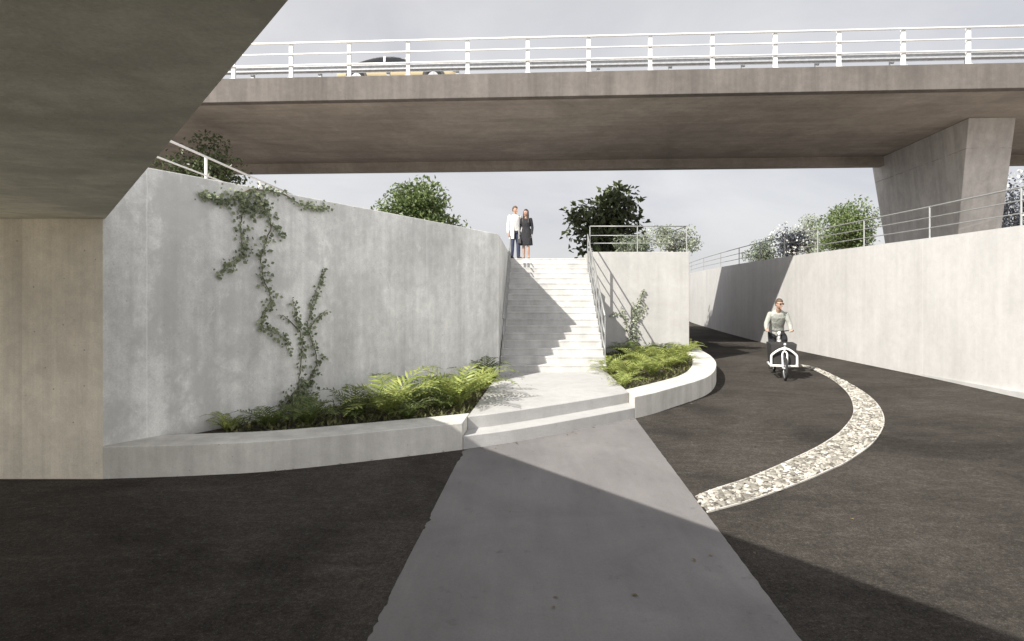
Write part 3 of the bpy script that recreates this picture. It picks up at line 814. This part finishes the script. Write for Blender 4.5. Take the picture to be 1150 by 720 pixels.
# ------------------------------------------------------------------ car on the bridge
M['car_yellow'] = simple('car_paint_yellow', (.44,.36,.22), .3, 0, .03)
M['car_white'] = simple('car_paint_white', (.74,.74,.72), .28, 0, .03)
M['glass'] = simple('dark_glass', (.012,.014,.016), .08, 0, .1)
M['tyre'] = simple('tyre_rubber', (.018,.018,.018), .85, 0, .2)
M['rim'] = simple('alloy', (.45,.45,.46), .3, .9, .1)
M['black'] = simple('black_plastic', (.02,.02,.021), .5, 0, .2)
M['lamp'] = simple('lamp_lens', (.75,.77,.78), .1, 0, .05)
cy_ = 3.05
car = empty('car', (0,0,0), yaw, 'yellow car with a pale roof driving behind the white fence on the bridge', 'car')
cw = Matrix.Translation(Vector((.43,18.2,0))) @ Matrix.Rotation(yaw,4,'Z') @ Vector((-4.55, cy_, 9.075))
car.location = cw
def sec(x, hw, zb, ztop, k=.80, n=16):
    out = []
    for i in range(n):
        a = 2*math.pi*i/n; c, s = math.cos(a), math.sin(a)
        e = .45
        y = hw*math.copysign(abs(c)**e, c); z = (zb+ztop)/2 + (ztop-zb)/2*math.copysign(abs(s)**e, s)
        if z > (zb+ztop)/2: y *= 1-(1-k)*((z-(zb+ztop)/2)/((ztop-zb)/2))**2
        out.append((x,y,z))
    return out
mb = MB(); mb.loft([sec(-2.08,.70,.42,.80),sec(-2.02,.80,.30,.90),sec(-1.7,.87,.22,.94),sec(-1.0,.90,.20,.93),sec(0,.90,.19,.92),sec(.8,.90,.19,.90),sec(1.4,.88,.20,.83),sec(1.85,.82,.24,.72),sec(2.06,.72,.32,.62),sec(2.12,.6,.38,.55)])
mb.build('body', M['car_yellow'], car, smooth=True)
def cab(x, hw, zb, zt2, n=12):
    return [(x,-hw,zb),(x,-hw*.93,zb+(zt2-zb)*.5),(x,-hw*.80,zt2-.02),(x,-hw*.5,zt2),(x,hw*.5,zt2),(x,hw*.80,zt2-.02),(x,hw*.93,zb+(zt2-zb)*.5),(x,hw,zb)]
mb = MB(); mb.loft([cab(-1.45,.74,.88,.92),cab(-1.05,.78,.88,1.07),cab(-.6,.80,.88,1.135),cab(-.1,.80,.87,1.135),cab(.3,.79,.86,1.06),cab(.75,.76,.84,.90)])
mb.build('window', M['glass'], car, smooth=False)
mb = MB()
mb.loft([[(x,-.62*k,z),(x,-.40*k,z+.03),(x,.40*k,z+.03),(x,.62*k,z),(x,.60*k,z-.02),(x,-.60*k,z-.02)] for x,z,k in ((-1.10,1.05,.95),(-.8,1.115,1),(-.5,1.145,1.02),(-.1,1.145,1.02),(.15,1.11,.98))])
mb.build('roof', M['car_white'], car, smooth=False)
for sg in (-1,1):
    b = MB(); b.box((-.42,sg*.765-.02,.90),(-.35,sg*.765+.02,1.10)); b.build('pillar', M['car_white'], car)
    b = MB(); b.ball((1.95,sg*.62,.60),(.14,.12,.07),10,7); b.build('headlight', M['lamp'], car, smooth=True)
    b = MB(); b.ball((.42,sg*.90,.93),(.07,.10,.06),8,6); b.build('mirror', M['car_yellow'], car, smooth=True)
    for x in (-1.33,1.32):
        wl_ = MB(); wl_.ring((x,sg*.83,.33),(0,1,0),.235,.095,28,10); t_ = wl_.build('wheel', M['tyre'], car, smooth=True)
        b = MB(); b.tube([(x,sg*.76,.33),(x,sg*.90,.33)], .19, 20)
        for k in range(5):
            a = k*1.2566; b.box((-.02,-.01,.02),(.02,.01,.18), Matrix.Translation((x,sg*.905,.33)) @ Matrix.Rotation(a,4,'Y'))
        b.build('rim', M['rim'], t_)
        b = MB(); b.tube([(x,sg*.70,.36),(x,sg*.897,.36)], .37, 24); b.build('wheel_arch', M['black'], car)

# ---- dry leaf litter along kerbs and on the landing
random.seed(123); mb = MB()
def litter(x, y, z):
    a = random.random()*6.28; d = Vector((math.cos(a), math.sin(a), random.uniform(-.05,.25))).normalized(); nn = (Vector((0,0,1))+rv()*.3); nn = (nn-d*nn.dot(d)).normalized()
    leaf(mb, Vector((x,y,z+.006)), d, nn, random.uniform(.025,.06), random.uniform(.012,.03), .2)
for _ in range(70):
    p = random.choice(O[20:130]); w_ = -abs(random.gauss(0,.10))-.02
    q = offset([p, p+Vector((O[O.index(p)+1]-p))], w_)[0]; litter(q.x, q.y, .004)
for _ in range(60):
    y = random.uniform(9.2,13); litter(xleft(y)+abs(random.gauss(0,.22))+.02, y, ZK)  # leaves beside the ferns also stand in for specks of their shadow
for _ in range(36):
    y = random.uniform(11.2,13); litter(xright(y)-abs(random.gauss(0,.12))-.02, y, ZK)
for _ in range(60):
    litter(random.uniform(-.5,10), random.uniform(4,17), .004)
M['dry_leaf'] = leafmat('dry_leaf', (.07,.05,.025), (.19,.14,.07), .1, .8)
tag(mb.build('leaf_litter', M['dry_leaf']), 'scattered dry leaves along the kerbs, on the landing also standing for fern shadow', 'dry leaves', kind='stuff')

# ------------------------------------------------------------------ people
M['skin'] = simple('skin', (.38,.235,.17), .55, 0, .06, 9)
M['eye'] = simple('eye_dark', (.03,.025,.02), .3, 0, .1)
M['lips'] = simple('lips', (.36,.16,.14), .5, 0, .05)
M['hair_brown'] = simple('hair_brown', (.075,.045,.028), .6, 0, .3, 60)
M['hair_dark'] = simple('hair_dark', (.022,.017,.014), .5, 0, .3, 60)
M['white_cloth'] = cloth('white_cotton', (.56,.555,.535))
M['navy'] = cloth('navy_denim', (.045,.052,.085))
M['dress'] = cloth('dress_charcoal', (.03,.03,.033))
M['trousers'] = cloth('black_trousers', (.022,.022,.024))
M['shirt'] = cloth('sage_grey_jersey', (.33,.34,.31))
M['leather'] = simple('dark_leather', (.02,.018,.017), .4, 0, .2, 12)
M['sole'] = simple('shoe', (.035,.03,.028), .6, 0, .2)
def voxel(mb, name, mats, parent, vox, smooth=3, marks=()):
    o = mb.build(name, mats[0]); 
    r_ = o.modifiers.new('r','REMESH'); r_.mode = 'VOXEL'; r_.voxel_size = vox
    s_ = o.modifiers.new('s','SMOOTH'); s_.factor = .5; s_.iterations = smooth
    dg = bpy.context.evaluated_depsgraph_get(); dg.update()
    me = bpy.data.meshes.new_from_object(o.evaluated_get(dg)); old = o.data
    bpy.data.objects.remove(o); bpy.data.meshes.remove(old)
    me.materials.clear()
    for m_ in mats: me.materials.append(m_)
    me.name = name
    for p in me.polygons:
        p.use_smooth = True; p.material_index = 0
        for c, rad, k in marks:
            if (p.center - c).length < rad: p.material_index = k
    o = bpy.data.objects.new(name, me); COL.objects.link(o)
    if parent is not None: o.parent = parent
    return o
def limb(mb, pts, rad, n=5, seg=12):
    P = spline([Vector(p) for p in pts], n); k = len(P)
    rr = []
    for i in range(k):
        t = i/(k-1)*(len(rad)-1); j = min(int(t), len(rad)-2); rr.append(rad[j]+(rad[j+1]-rad[j])*(t-j))
    mb.tube(P, rr, seg); mb.ball(P[0], rr[0], 10, 8); mb.ball(P[-1], rr[-1], 10, 8)
def trunk(mb, secs, grow=0.0, n=20, rot=0.0):
    """secs: (centre, half width, half depth); cross sections square to the spine, width along local x turned by rot"""
    C_ = [Vector(s[0]) for s in secs]; S = []
    for i, (c, rx, ry) in enumerate(secs):
        t = (C_[min(i+1,len(C_)-1)]-C_[max(i-1,0)]).normalized()
        x = Vector((math.cos(rot), math.sin(rot), 0)); x = (x - t*x.dot(t)).normalized(); y = t.cross(x)
        ring = []
        for k in range(n):
            a = 2*math.pi*k/n; ca, sa = math.cos(a), math.sin(a)
            ring.append(Vector(c) + x*(rx+grow)*math.copysign(abs(ca)**.85, ca) + y*(ry+grow)*math.copysign(abs(sa)**.85, sa))
        S.append(ring)
    mb.loft(S)
def head(mb, c, H):
    """H: 3x3 orientation; face along -y. returns the eye and lip marks"""
    c = Vector(c)
    def fn(p):
        q = p.copy()
        if q.z < 0:
            k = -q.z/.118; q.x *= 1-.30*k*k; 
            if q.y > 0: q.y *= 1-.42*k
            else: q.y *= 1-.06*k
        if q.y < 0:
            q.y *= .93
            e = math.exp(-((abs(q.x)-.031)/.017)**2-((q.z-.012)/.016)**2); q.y += .010*e
            e = math.exp(-(q.x/.035)**2-((q.z-.036)/.012)**2); q.y -= .004*e
        return H @ q
    mb.ball(c, (.076,.097,.118), 28, 22, fn)
    at = lambda x,y,z: c + H @ Vector((x,y,z))
    mb.tube([at(0,-.082,.022), at(0,-.100,-.008), at(0,-.108,-.026), at(0,-.088,-.034)], [.007,.011,.014,.009], 8)
    mb.ball(at(0,-.085,-.058),(.022,.012,.011),8,6); mb.ball(at(0,-.078,-.098),(.024,.018,.017),8,6)
    for s in (-1,1):
        mb.ball(at(s*.077,.008,-.004),(.011,.020,.032),8,6)
    return [(at(.031,-.082,.012), .013, 1), (at(-.031,-.082,.012), .013, 1), (at(0,-.094,-.057), .016, 2)]
def hand(mb, wrist, d, n, s_sign, sc_=1.0, curl=(.35,.45,.3)):
    """d along the hand, n palm normal (fingers close towards n), thumb on the side s_sign*(d x n)"""
    d = Vector(d).normalized(); n = Vector(n); n = (n-d*n.dot(d)).normalized(); s = d.cross(n)*s_sign; w_ = Vector(wrist)
    secs = []
    for t, hw, hd in ((0,.026,.019),(.03,.034,.017),(.07,.041,.015),(.095,.040,.012)):
        secs.append([w_ + d*t*sc_ + s*hw*sc_*math.cos(a) + n*hd*sc_*math.sin(a) for a in [2*math.pi*k/10 for k in range(10)]])
    mb.loft(secs)
    for k, (off, L) in enumerate(((.031,.072),(.0105,.080),(-.0105,.075),(-.031,.058))):
        p = w_ + (d*.092 + s*off)*sc_; pts = [p - d*.02*sc_, p]; a = 0; dd = d
        for j, fr in enumerate((.45,.31,.24)):
            a += curl[j]; dd = d*math.cos(a) + n*math.sin(a) + s*off*.6*(1 if j == 0 else 0); p = p + dd.normalized()*L*fr*sc_; pts.append(p)
        mb.tube(pts, [.0092*sc_,.0092*sc_,.0086*sc_,.008*sc_,.0068*sc_], 8); mb.ball(p, .0068*sc_, 6, 5)
    p0_ = w_ + (d*.025 + s*.024)*sc_; p1_ = p0_ + (d*.7+s*.75+n*.25).normalized()*.036*sc_; p2_ = p1_ + (d*.95+s*.25+n*.4).normalized()*.032*sc_; p3_ = p2_ + (d*.95-s*.05+n*.5).normalized()*.024*sc_
    mb.tube([p0_,p1_,p2_,p3_], [.015*sc_,.0115*sc_,.0098*sc_,.0078*sc_], 8); mb.ball(p3_, .0078*sc_, 6, 5)
def hair_cap(c, H, short=True, name='hair', mat=None, parent=None, fringe=.045):
    mb = MB(); c = Vector(c)
    def fn(p):
        q = p.copy()
        lim = fringe if q.y < -.02 else (fringe-.075 if q.y < .02 else -.075)
        if q.z < lim: q = q*.80
        else: q = q*(1.0 + .05*mnoise.noise(q*45) + .03)
        if q.z < 0: q.x *= .93
        return H @ q
    mb.ball(c + H @ Vector((0,.006,.010)), (.083,.104,.122), 36, 28, fn)
    return mb
def shoe(mb, heel, d, L=.27, w_=.045, pitch=0):
    d = Vector((d[0],d[1],0)).normalized(); s = Vector((-d.y,d.x,0)); h = Vector(heel); S = []
    for t, hw, top in ((-.02,.028,.07),(.03,.036,.095),(.10,.037,.085),(.17,.046,.060),(.23,.043,.045),(.262,.026,.03)):
        cz = h + d*t*(L/.27); z0 = Vector((0,0,pitch*(.15-t)))
        S.append([cz+z0+s*hw*a+Vector((0,0,top*b)) for a,b in ((-1,0),(-1,.45),(-.6,1),(.6,1),(1,.45),(1,0))])
    mb.loft(S)

# ---- man in white
I3 = Matrix.Identity(3)
mr = empty('person', (.09, 18.88, SZ1), R(22), 'man in white jacket and dark trousers at the stair head, turned to the woman', 'person')
mr.scale = (.93,)*3
b = MB(); Hm = Matrix.Rotation(R(28),3,'Z') @ Matrix.Rotation(R(4),3,'X')
hc = (0,-.02,1.645)
mk = head(b, hc, Hm); limb(b, [(0,.015,1.40),(0,0,1.56)], [.062,.054])
tr_m = [((0,.01,.90),.150,.105),((0,.01,1.0),.155,.108),((0,0,1.12),.142,.10),((0,0,1.26),.168,.112),((0,.01,1.38),.178,.105),((0,.012,1.45),.11,.075)]
trunk(b, tr_m)
arms_m = {-1: [(-.185,.01,1.41),(-.235,.03,1.13),(-.255,-.02,.88)], 1: [(.185,.01,1.41),(.245,.02,1.14),(.235,-.07,.90)]}
for s in (-1,1):
    limb(b, arms_m[s], [.056,.045,.042,.034,.027]); e = Vector(arms_m[s][2]); hand(b, e, (s*.02,-.08,-1), (-s,-.15,0), 1 if s < 0 else -1)
legs_m = {-1: [(-.085,.01,.90),(-.095,-.01,.50),(-.10,.03,.09)], 1: [(.085,.01,.90),(.10,-.05,.50),(.115,-.03,.09)]}
for s in (-1,1): limb(b, legs_m[s], [.088,.07,.056,.05,.038])
voxel(b, 'body', [M['skin'],M['eye'],M['lips']], mr, .007, 3, mk)
b = MB(); trunk(b, [((0,.01,.93),.168,.122),((0,.01,1.0),.166,.12),((0,0,1.12),.155,.112),((0,0,1.26),.180,.124),((0,.01,1.38),.188,.116),((0,.012,1.46),.118,.085),((0,.012,1.49),.075,.07)])
voxel(b, 'shirt', [M['white_cloth']], mr, .012, 3)
b = MB()
for s in (-1,1):
    limb(b, [(p[0],p[1],p[2]) for p in legs_m[s]], [.100,.085,.070,.066,.060])
trunk(b, [((0,.01,.86),.162,.118),((0,.01,.95),.166,.12),((0,.01,1.0),.162,.118)])
voxel(b, 'trousers', [M['navy']], mr, .012, 4)
# open jacket: a shell with thickness hanging to mid thigh, front left open
def coat(z_list, open_a, th=.014):
    S = []; nA = 30
    for z, rx, ry in z_list:
        o_ = []; i_ = []
        for k in range(nA+1):
            a = -math.pi/2 + open_a + (2*math.pi-2*open_a)*k/nA
            w_ = 1 + .03*math.sin(a*7+z*4)*(1.45-z)
            o_.append(Vector((rx*w_*math.cos(a), .01+ry*w_*math.sin(a), z))); i_.append(Vector(((rx-th)*w_*math.cos(a), .01+(ry-th)*w_*math.sin(a), z)))
        S.append(o_ + i_[::-1])
    return S
b = MB(); b.loft(coat([(.66,.205,.165),(.8,.20,.158),(.95,.188,.148),(1.12,.175,.138),(1.28,.195,.14),(1.40,.195,.13),(1.47,.13,.10)], .42))
for s in (-1,1): limb(b, arms_m[s], [.070,.057,.052,.047,.043])
voxel(b, 'jacket', [M['white_cloth']], mr, .010, 3)
hb = hair_cap(hc, Hm); voxel(hb, 'hair', [M['hair_brown']], mr, .008, 2)
for s in (-1,1):
    b = MB(); l = legs_m[s][2]; shoe(b, (l[0], l[1]+.04, 0), (s*.12,-1)); voxel(b, 'shoe', [M['sole']], mr, .009, 2)

# ---- woman in the dark dress
wr = empty('person', (.44, 18.90, SZ1), R(-10), 'woman with long dark hair and charcoal dress standing at the stair head', 'person')
wr.scale = (.93,)*3
b = MB(); Hw = Matrix.Rotation(R(-22),3,'Z'); hc = (0,-.015,1.545)
mk = head(b, hc, Hw); limb(b, [(0,.012,1.31),(0,0,1.46)], [.052,.046])
trunk(b, [((0,.01,.86),.155,.108),((0,.01,.94),.152,.105),((0,0,1.06),.118,.085),((0,-.005,1.19),.142,.108),((0,.01,1.30),.150,.09),((0,.012,1.365),.09,.062)])
arms_w = {-1: [(-.155,.01,1.325),(-.20,.03,1.07),(-.215,-.03,.84)], 1: [(.155,.01,1.325),(.205,.035,1.07),(.20,-.04,.84)]}
for s in (-1,1):
    limb(b, arms_w[s], [.046,.038,.036,.029,.023]); hand(b, arms_w[s][2], (0,-.08,-1), (-s,-.15,0), 1 if s < 0 else -1, .9, (.55,.6,.4) if s < 0 else (.3,.35,.25))
legs_w = {-1: [(-.082,.01,.84),(-.080,-.02,.47),(-.075,.02,.09)], 1: [(.082,.01,.84),(.075,-.05,.47),(.085,-.02,.09)]}
for s in (-1,1): limb(b, legs_w[s], [.086,.066,.050,.048,.030]); shoe(b, (legs_w[s][2][0], legs_w[s][2][1]+.03, .01), (s*.1,-1), .22, .03)
voxel(b, 'body', [M['skin'],M['eye'],M['lips']], wr, .007, 3, mk)
b = MB()
trunk(b, [((0,.0,.46),.225,.165),((0,.0,.58),.217,.158),((0,.01,.80),.190,.138),((0,.01,.93),.168,.12),((0,0,1.06),.132,.098),((0,-.005,1.19),.157,.122),((0,.01,1.30),.162,.10),((0,.012,1.36),.10,.072)], 0, 28)
for s in (-1,1): limb(b, arms_w[s], [.060,.050,.046,.040,.036])
voxel(b, 'dress', [M['dress']], wr, .010, 3)
hb = hair_cap(hc, Hw, fringe=.055)
trunk(hb, [((0,.045,1.22),.085,.022),((0,.062,1.32),.10,.034),((0,.06,1.43),.098,.045),((0,.04,1.54),.088,.07),((0,.02,1.62),.07,.07)], 0, 18, R(-22))
for s in (-1,1): limb(hb, [Hw @ Vector((s*.078,-.02,.05)) + Vector(hc), Hw @ Vector((s*.086,-.02,-.09)) + Vector(hc), (s*.10,-.07,1.30), (s*.085,-.10,1.20)], [.020,.026,.026,.014])
voxel(hb, 'hair', [M['hair_dark']], wr, .009, 2)
for s in (-1,1):
    b = MB(); l = legs_w[s][2]; shoe(b, (l[0], l[1]+.035, 0), (s*.1,-1), .235, .036); voxel(b, 'shoe', [M['sole']], wr, .008, 1)
bag = empty('handbag', wr.location + Vector((-.185,-.06,.46)), R(-10), 'small dark handbag held low between the couple', 'handbag')
b = MB(); b.loft([[(-.05*k,-.12*k2,z),(.05*k,-.12*k2,z),(.05*k,.12*k2,z),(-.05*k,.12*k2,z)] for z,k,k2 in ((0,.9,1),(.03,1,1.03),(.14,.8,.97),(.17,.4,.93))]); b.build('pouch', M['leather'], bag, bevel=.012, fix=True)
b = MB(); b.tube(spline([(0,-.08,.165),(0,-.06,.25),(0,0,.285),(0,.06,.25),(0,.08,.165)],6), .007, 8); b.build('handle', M['leather'], bag, smooth=True)

# ---- cargo bicycle
fx, fy = gp(881.5, 427.5)
byaw = R(-15.5)
bk = empty('cargo_bike', (fx, fy, 0), byaw, 'white cargo bicycle with a dark front box, ridden towards the camera', 'bicycle')
M['bike_white'] = simple('bike_white', (.80,.80,.78), .35, 0, .03)
M['box_black'] = simple('cargo_box_black', (.018,.017,.016), .7, 0, .2, 10)
def wheel(c, r):
    b = MB(); b.ring(c, (1,0,0), r-.028, .028, 36, 8); t_ = b.build('wheel', M['tyre'], bk, smooth=True)
    b = MB(); b.ring(c, (1,0,0), r-.062, .010, 36, 6); b.tube([(c[0]-.05,c[1],c[2]),(c[0]+.05,c[1],c[2])], .022, 10)
    b.build('rim', M['galv'], t_, smooth=True)
    b = MB()
    for k in range(20):
        a = 2*math.pi*k/20; b.tube([(c[0]+(.03 if k%2 else -.03),c[1],c[2]),(c[0],c[1]+math.cos(a)*(r-.065),c[2]+math.sin(a)*(r-.065))], .0016, 4)
    b.build('spokes', M['galv'], t_)
wheel((0,0,.29), .29); wheel((0,1.78,.33), .33)
b = MB()   # A-shaped carrier frame
b.tube([(0,.02,.80),(0,.03,.70)], .026, 10)
for s in (-1,1):
    b.tube(spline([(0,.03,.765),(s*.12,.06,.72),(s*.265,.10,.60),(s*.285,.11,.52),(s*.285,.11,.33)],4), .026, 10)
    b.tube([(s*.285,.11,.335),(s*.285,.80,.335)], .022, 8)
b.tube([(-.31,.11,.335),(.31,.11,.335)], .026, 10); b.tube([(-.285,.80,.335),(.285,.80,.335)], .022, 8)
b.build('carrier_frame', M['bike_white'], bk, smooth=True)
b = MB()
for s in (-1,1): b.tube(spline([(s*.045,0,.29),(s*.052,.01,.52),(s*.05,.02,.64),(0,.03,.70)],4), .019, 8)
b.build('fork', M['bike_white'], bk, smooth=True)
b = MB(); S = []
for z,k in ((.345,.86),(.36,.9),(.80,1.06),(.86,1.08)): S.append([(-.27*k,.16,z),(.27*k,.16,z),(.29*k,.80,z),(-.29*k,.80,z)])
b.loft(S); b.build('cargo_box', M['box_black'], bk, bevel=.015, fix=True)
b = MB(); b.tube([(0,.80,.36),(0,1.14,.30),(0,1.42,.32),(0,1.78,.33)], .026, 10); b.tube([(0,.86,.36),(0,.90,.92)], .026, 10); b.tube([(0,.88,.75),(0,1.28,.55),(0,1.30,.30)], .026, 10)
b.tube([(0,1.28,.30),(0,1.40,.96)], .022, 10)
for s in (-1,1): b.tube([(s*.05,1.78,.33),(s*.03,1.37,.72)], .011, 8); b.tube([(s*.05,1.78,.33),(s*.03,1.28,.31)], .011, 8)
b.build('frame', M['bike_white'], bk, smooth=True)
b = MB(); b.tube([(0,.90,.90),(0,.90,1.10)], .030, 10); b.tube([(0,.90,1.00),(0,.86,1.12)], .035, 10); b.build('stem', M['bike_white'], bk, smooth=True)
hbp = [(-.33,.94,1.13),(-.22,.90,1.135),(-.08,.86,1.12),(.08,.86,1.12),(.22,.90,1.135),(.33,.94,1.13)]
b = MB(); b.tube(spline(hbp,5), .014, 8); b.build('handlebar', M['black'], bk, smooth=True)
for s in (-1,1):
    b = MB(); b.tube([(s*.22,.90,1.135),(s*.34,.943,1.13)], .019, 8); b.build('grip', M['black'], bk, smooth=True)
    b = MB(); b.tube([(s*.20,.89,1.13),(s*.24,.84,1.115),(s*.31,.86,1.105)], .006, 6); b.build('brake_lever', M['galv'], bk, smooth=True)
b = MB(); b.loft([[(-w_,y,z-.03),(w_,y,z-.03),(w_*.8,y,z),(-w_*.8,y,z)] for y,w_,z in ((1.22,.025,.985),(1.32,.045,1.0),(1.43,.08,1.0),(1.50,.07,1.01))]); b.build('saddle', M['leather'], bk, bevel=.012)
b = MB(); b.ring((.045,1.28,.30),(1,0,0),.085,.008,24,6)
b.tube([(.075,1.28,.30),(.085,1.22,.46)], .011, 8); b.tube([(-.075,1.28,.30),(-.085,1.34,.14)], .011, 8); b.build('crank', M['galv'], bk)
PR_, PL_ = Vector((.14,1.22,.465)), Vector((-.14,1.34,.135))
for p in (PR_, PL_):
    b = MB(); b.box((p.x-.05,p.y-.045,p.z-.012),(p.x+.05,p.y+.045,p.z+.008)); b.build('pedal', M['black'], bk)
b = MB(); b.ball((0,.0,.86),(.03,.04,.03),10,8); b.build('front_light', M['lamp'], bk, smooth=True)

# ---- rider
rr = empty('person', (fx, fy, 0), byaw, 'man in a grey green top and sunglasses riding the white cargo bike', 'person')
b = MB(); Hr = Matrix.Rotation(R(30),3,'Z') @ Matrix.Rotation(R(6),3,'X')
hr = Vector((0,.84,1.80)); SC = 1.06
mk = head(b, hr, Hr*SC)
limb(b, [(0,1.01,1.56),(0,.90,1.69)], [.066,.060])
tr_r = [((0,1.36,1.03),.170,.125),((0,1.34,1.12),.165,.125),((0,1.27,1.25),.160,.12),((0,1.16,1.40),.190,.13),((0,1.06,1.52),.20,.12),((0,1.00,1.59),.12,.085)]
trunk(b, tr_r)
arm_r = {-1: [(-.185,1.05,1.53),(-.275,1.05,1.29),(-.285,.985,1.165)], 1: [(.185,1.05,1.53),(.275,1.05,1.29),(.285,.985,1.165)]}
for s in (-1,1):
    limb(b, arm_r[s], [.060,.050,.046,.038,.030]); hand(b, arm_r[s][2], (-s*.05,-.92,-.12), (0,-.1,-1), 1 if s < 0 else -1, 1.05, (1.05,1.15,.7))
leg_r = {1: [(.095,1.36,1.03),(.135,.96,.90),(.125,1.27,.56)], -1: [(-.095,1.36,1.03),(-.135,1.08,.66),(-.125,1.40,.24)]}
for s in (-1,1): limb(b, leg_r[s], [.098,.082,.064,.054,.042], 6)
voxel(b, 'body', [M['skin'],M['eye'],M['lips']], rr, .007, 3, mk)
b = MB(); trunk(b, [((0,1.37,1.00),.192,.148),((0,1.34,1.12),.186,.146),((0,1.27,1.25),.178,.14),((0,1.16,1.40),.196,.148),((0,1.06,1.52),.198,.135),((0,1.00,1.59),.14,.10),((0,.975,1.62),.082,.078)])
for s in (-1,1): limb(b, arm_r[s], [.074,.064,.058,.050,.040])
voxel(b, 'shirt', [M['shirt']], rr, .011, 3)
b = MB(); trunk(b, [((0,1.37,.97),.180,.138),((0,1.36,1.04),.184,.14),((0,1.34,1.09),.174,.132)])
for s in (-1,1): limb(b, leg_r[s], [.112,.098,.080,.068,.058], 6)
voxel(b, 'trousers', [M['trousers']], rr, .011, 3)
hb = hair_cap(hr, Hr*SC, fringe=.052); voxel(hb, 'hair', [M['hair_brown']], rr, .008, 2)
for s, p in ((1, PR_), (-1, PL_)):
    b = MB(); shoe(b, (p.x, p.y+.13, p.z+.010), (0,-1), .28); voxel(b, 'shoe', [M['sole']], rr, .009, 1)
b = MB()
HR4 = Matrix.Translation(hr) @ (Hr*SC).to_4x4()
for s in (-1,1): b.ball(Vector((s*.033,-.092,.012)), (.029,.010,.020), 12, 8)
b.tube([(-.012,-.098,.016),(.012,-.098,.016)], .004, 6)
for s in (-1,1): b.tube([(s*.058,-.088,.016),(s*.080,-.03,.014),(s*.082,.03,.006)], .0035, 6)
b.v = [tuple(HR4 @ Vector(v)) for v in b.v]
b.build('sunglasses', M['glass'], rr, smooth=True)

# ------------------------------------------------------------------ light, sky, camera
sun_dir = Vector((1, 1, -1.08)).normalized()
L = bpy.data.lights.new('sun', 'SUN'); L.energy = 3.9; L.angle = R(.5); L.color = (1, .955, .88)
lo_ = bpy.data.objects.new('sun', L); COL.objects.link(lo_); lo_.location = (-20,-20,22)
lo_.rotation_euler = sun_dir.to_track_quat('-Z','Y').to_euler()
w = bpy.data.worlds.new('World'); scene.world = w; w.use_nodes = True
nt = w.node_tree; bg = nt.nodes['Background']
sky = nt.nodes.new('ShaderNodeTexSky'); sky.sky_type = 'NISHITA'; sky.sun_disc = False
sky.sun_elevation = math.asin(-sun_dir.z); sky.sun_rotation = math.atan2(-sun_dir.x, -sun_dir.y) % (2*math.pi)
sky.dust_density = 2.0; sky.air_density = 1.0
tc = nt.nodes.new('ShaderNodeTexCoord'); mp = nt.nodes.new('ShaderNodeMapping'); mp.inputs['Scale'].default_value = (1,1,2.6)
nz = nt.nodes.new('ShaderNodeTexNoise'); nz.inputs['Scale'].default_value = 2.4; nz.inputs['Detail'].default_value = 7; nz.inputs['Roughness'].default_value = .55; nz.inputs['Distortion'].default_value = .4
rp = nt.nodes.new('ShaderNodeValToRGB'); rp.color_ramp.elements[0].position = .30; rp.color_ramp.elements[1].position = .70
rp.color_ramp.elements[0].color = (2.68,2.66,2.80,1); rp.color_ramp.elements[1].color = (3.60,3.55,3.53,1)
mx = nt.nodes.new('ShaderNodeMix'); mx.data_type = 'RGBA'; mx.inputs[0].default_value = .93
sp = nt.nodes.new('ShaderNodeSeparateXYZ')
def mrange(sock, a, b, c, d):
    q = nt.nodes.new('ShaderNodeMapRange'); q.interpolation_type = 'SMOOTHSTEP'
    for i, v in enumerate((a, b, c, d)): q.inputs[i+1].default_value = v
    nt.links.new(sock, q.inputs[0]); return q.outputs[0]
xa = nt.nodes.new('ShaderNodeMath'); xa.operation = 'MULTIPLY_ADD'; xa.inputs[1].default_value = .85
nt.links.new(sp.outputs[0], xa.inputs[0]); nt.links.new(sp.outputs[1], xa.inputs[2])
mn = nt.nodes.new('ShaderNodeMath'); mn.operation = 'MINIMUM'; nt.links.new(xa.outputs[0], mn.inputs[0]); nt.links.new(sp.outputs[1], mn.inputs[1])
side = mrange(mn.outputs[0], .45, -.35, 1.0, 2.4)          # sky brightness added outside the view to lift shaded walls
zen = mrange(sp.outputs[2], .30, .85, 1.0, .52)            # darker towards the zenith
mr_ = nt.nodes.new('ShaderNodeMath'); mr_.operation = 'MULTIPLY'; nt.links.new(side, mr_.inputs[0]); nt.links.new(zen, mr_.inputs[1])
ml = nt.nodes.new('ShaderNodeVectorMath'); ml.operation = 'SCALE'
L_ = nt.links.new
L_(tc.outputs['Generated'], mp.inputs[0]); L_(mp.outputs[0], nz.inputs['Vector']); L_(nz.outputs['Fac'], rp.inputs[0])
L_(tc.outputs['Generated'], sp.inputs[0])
L_(rp.outputs[0], ml.inputs[0]); L_(mr_.outputs[0], ml.inputs['Scale'])     # cloud tone carries the added brightness behind and beside the viewer
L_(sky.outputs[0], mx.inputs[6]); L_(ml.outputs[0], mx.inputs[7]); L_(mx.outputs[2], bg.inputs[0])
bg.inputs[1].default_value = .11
cam = bpy.data.cameras.new('camera'); cam.sensor_width = 36; cam.lens = F/1150*36; cam.shift_y = -(360-CY)/1150; cam.clip_end = 3000; cam.clip_start = .05
co = bpy.data.objects.new('camera', cam); COL.objects.link(co); co.location = (0,0,HC); co.rotation_euler = (R(90),0,0)
scene.camera = co
vs_ = scene.view_settings; vs_.view_transform = 'Standard'; vs_.look = 'None'; vs_.gamma = 1; vs_.use_curve_mapping = False; vs_.exposure = 1.1
scene.render.engine = 'CYCLES'; scene.cycles.max_bounces = 8; scene.cycles.diffuse_bounces = 5
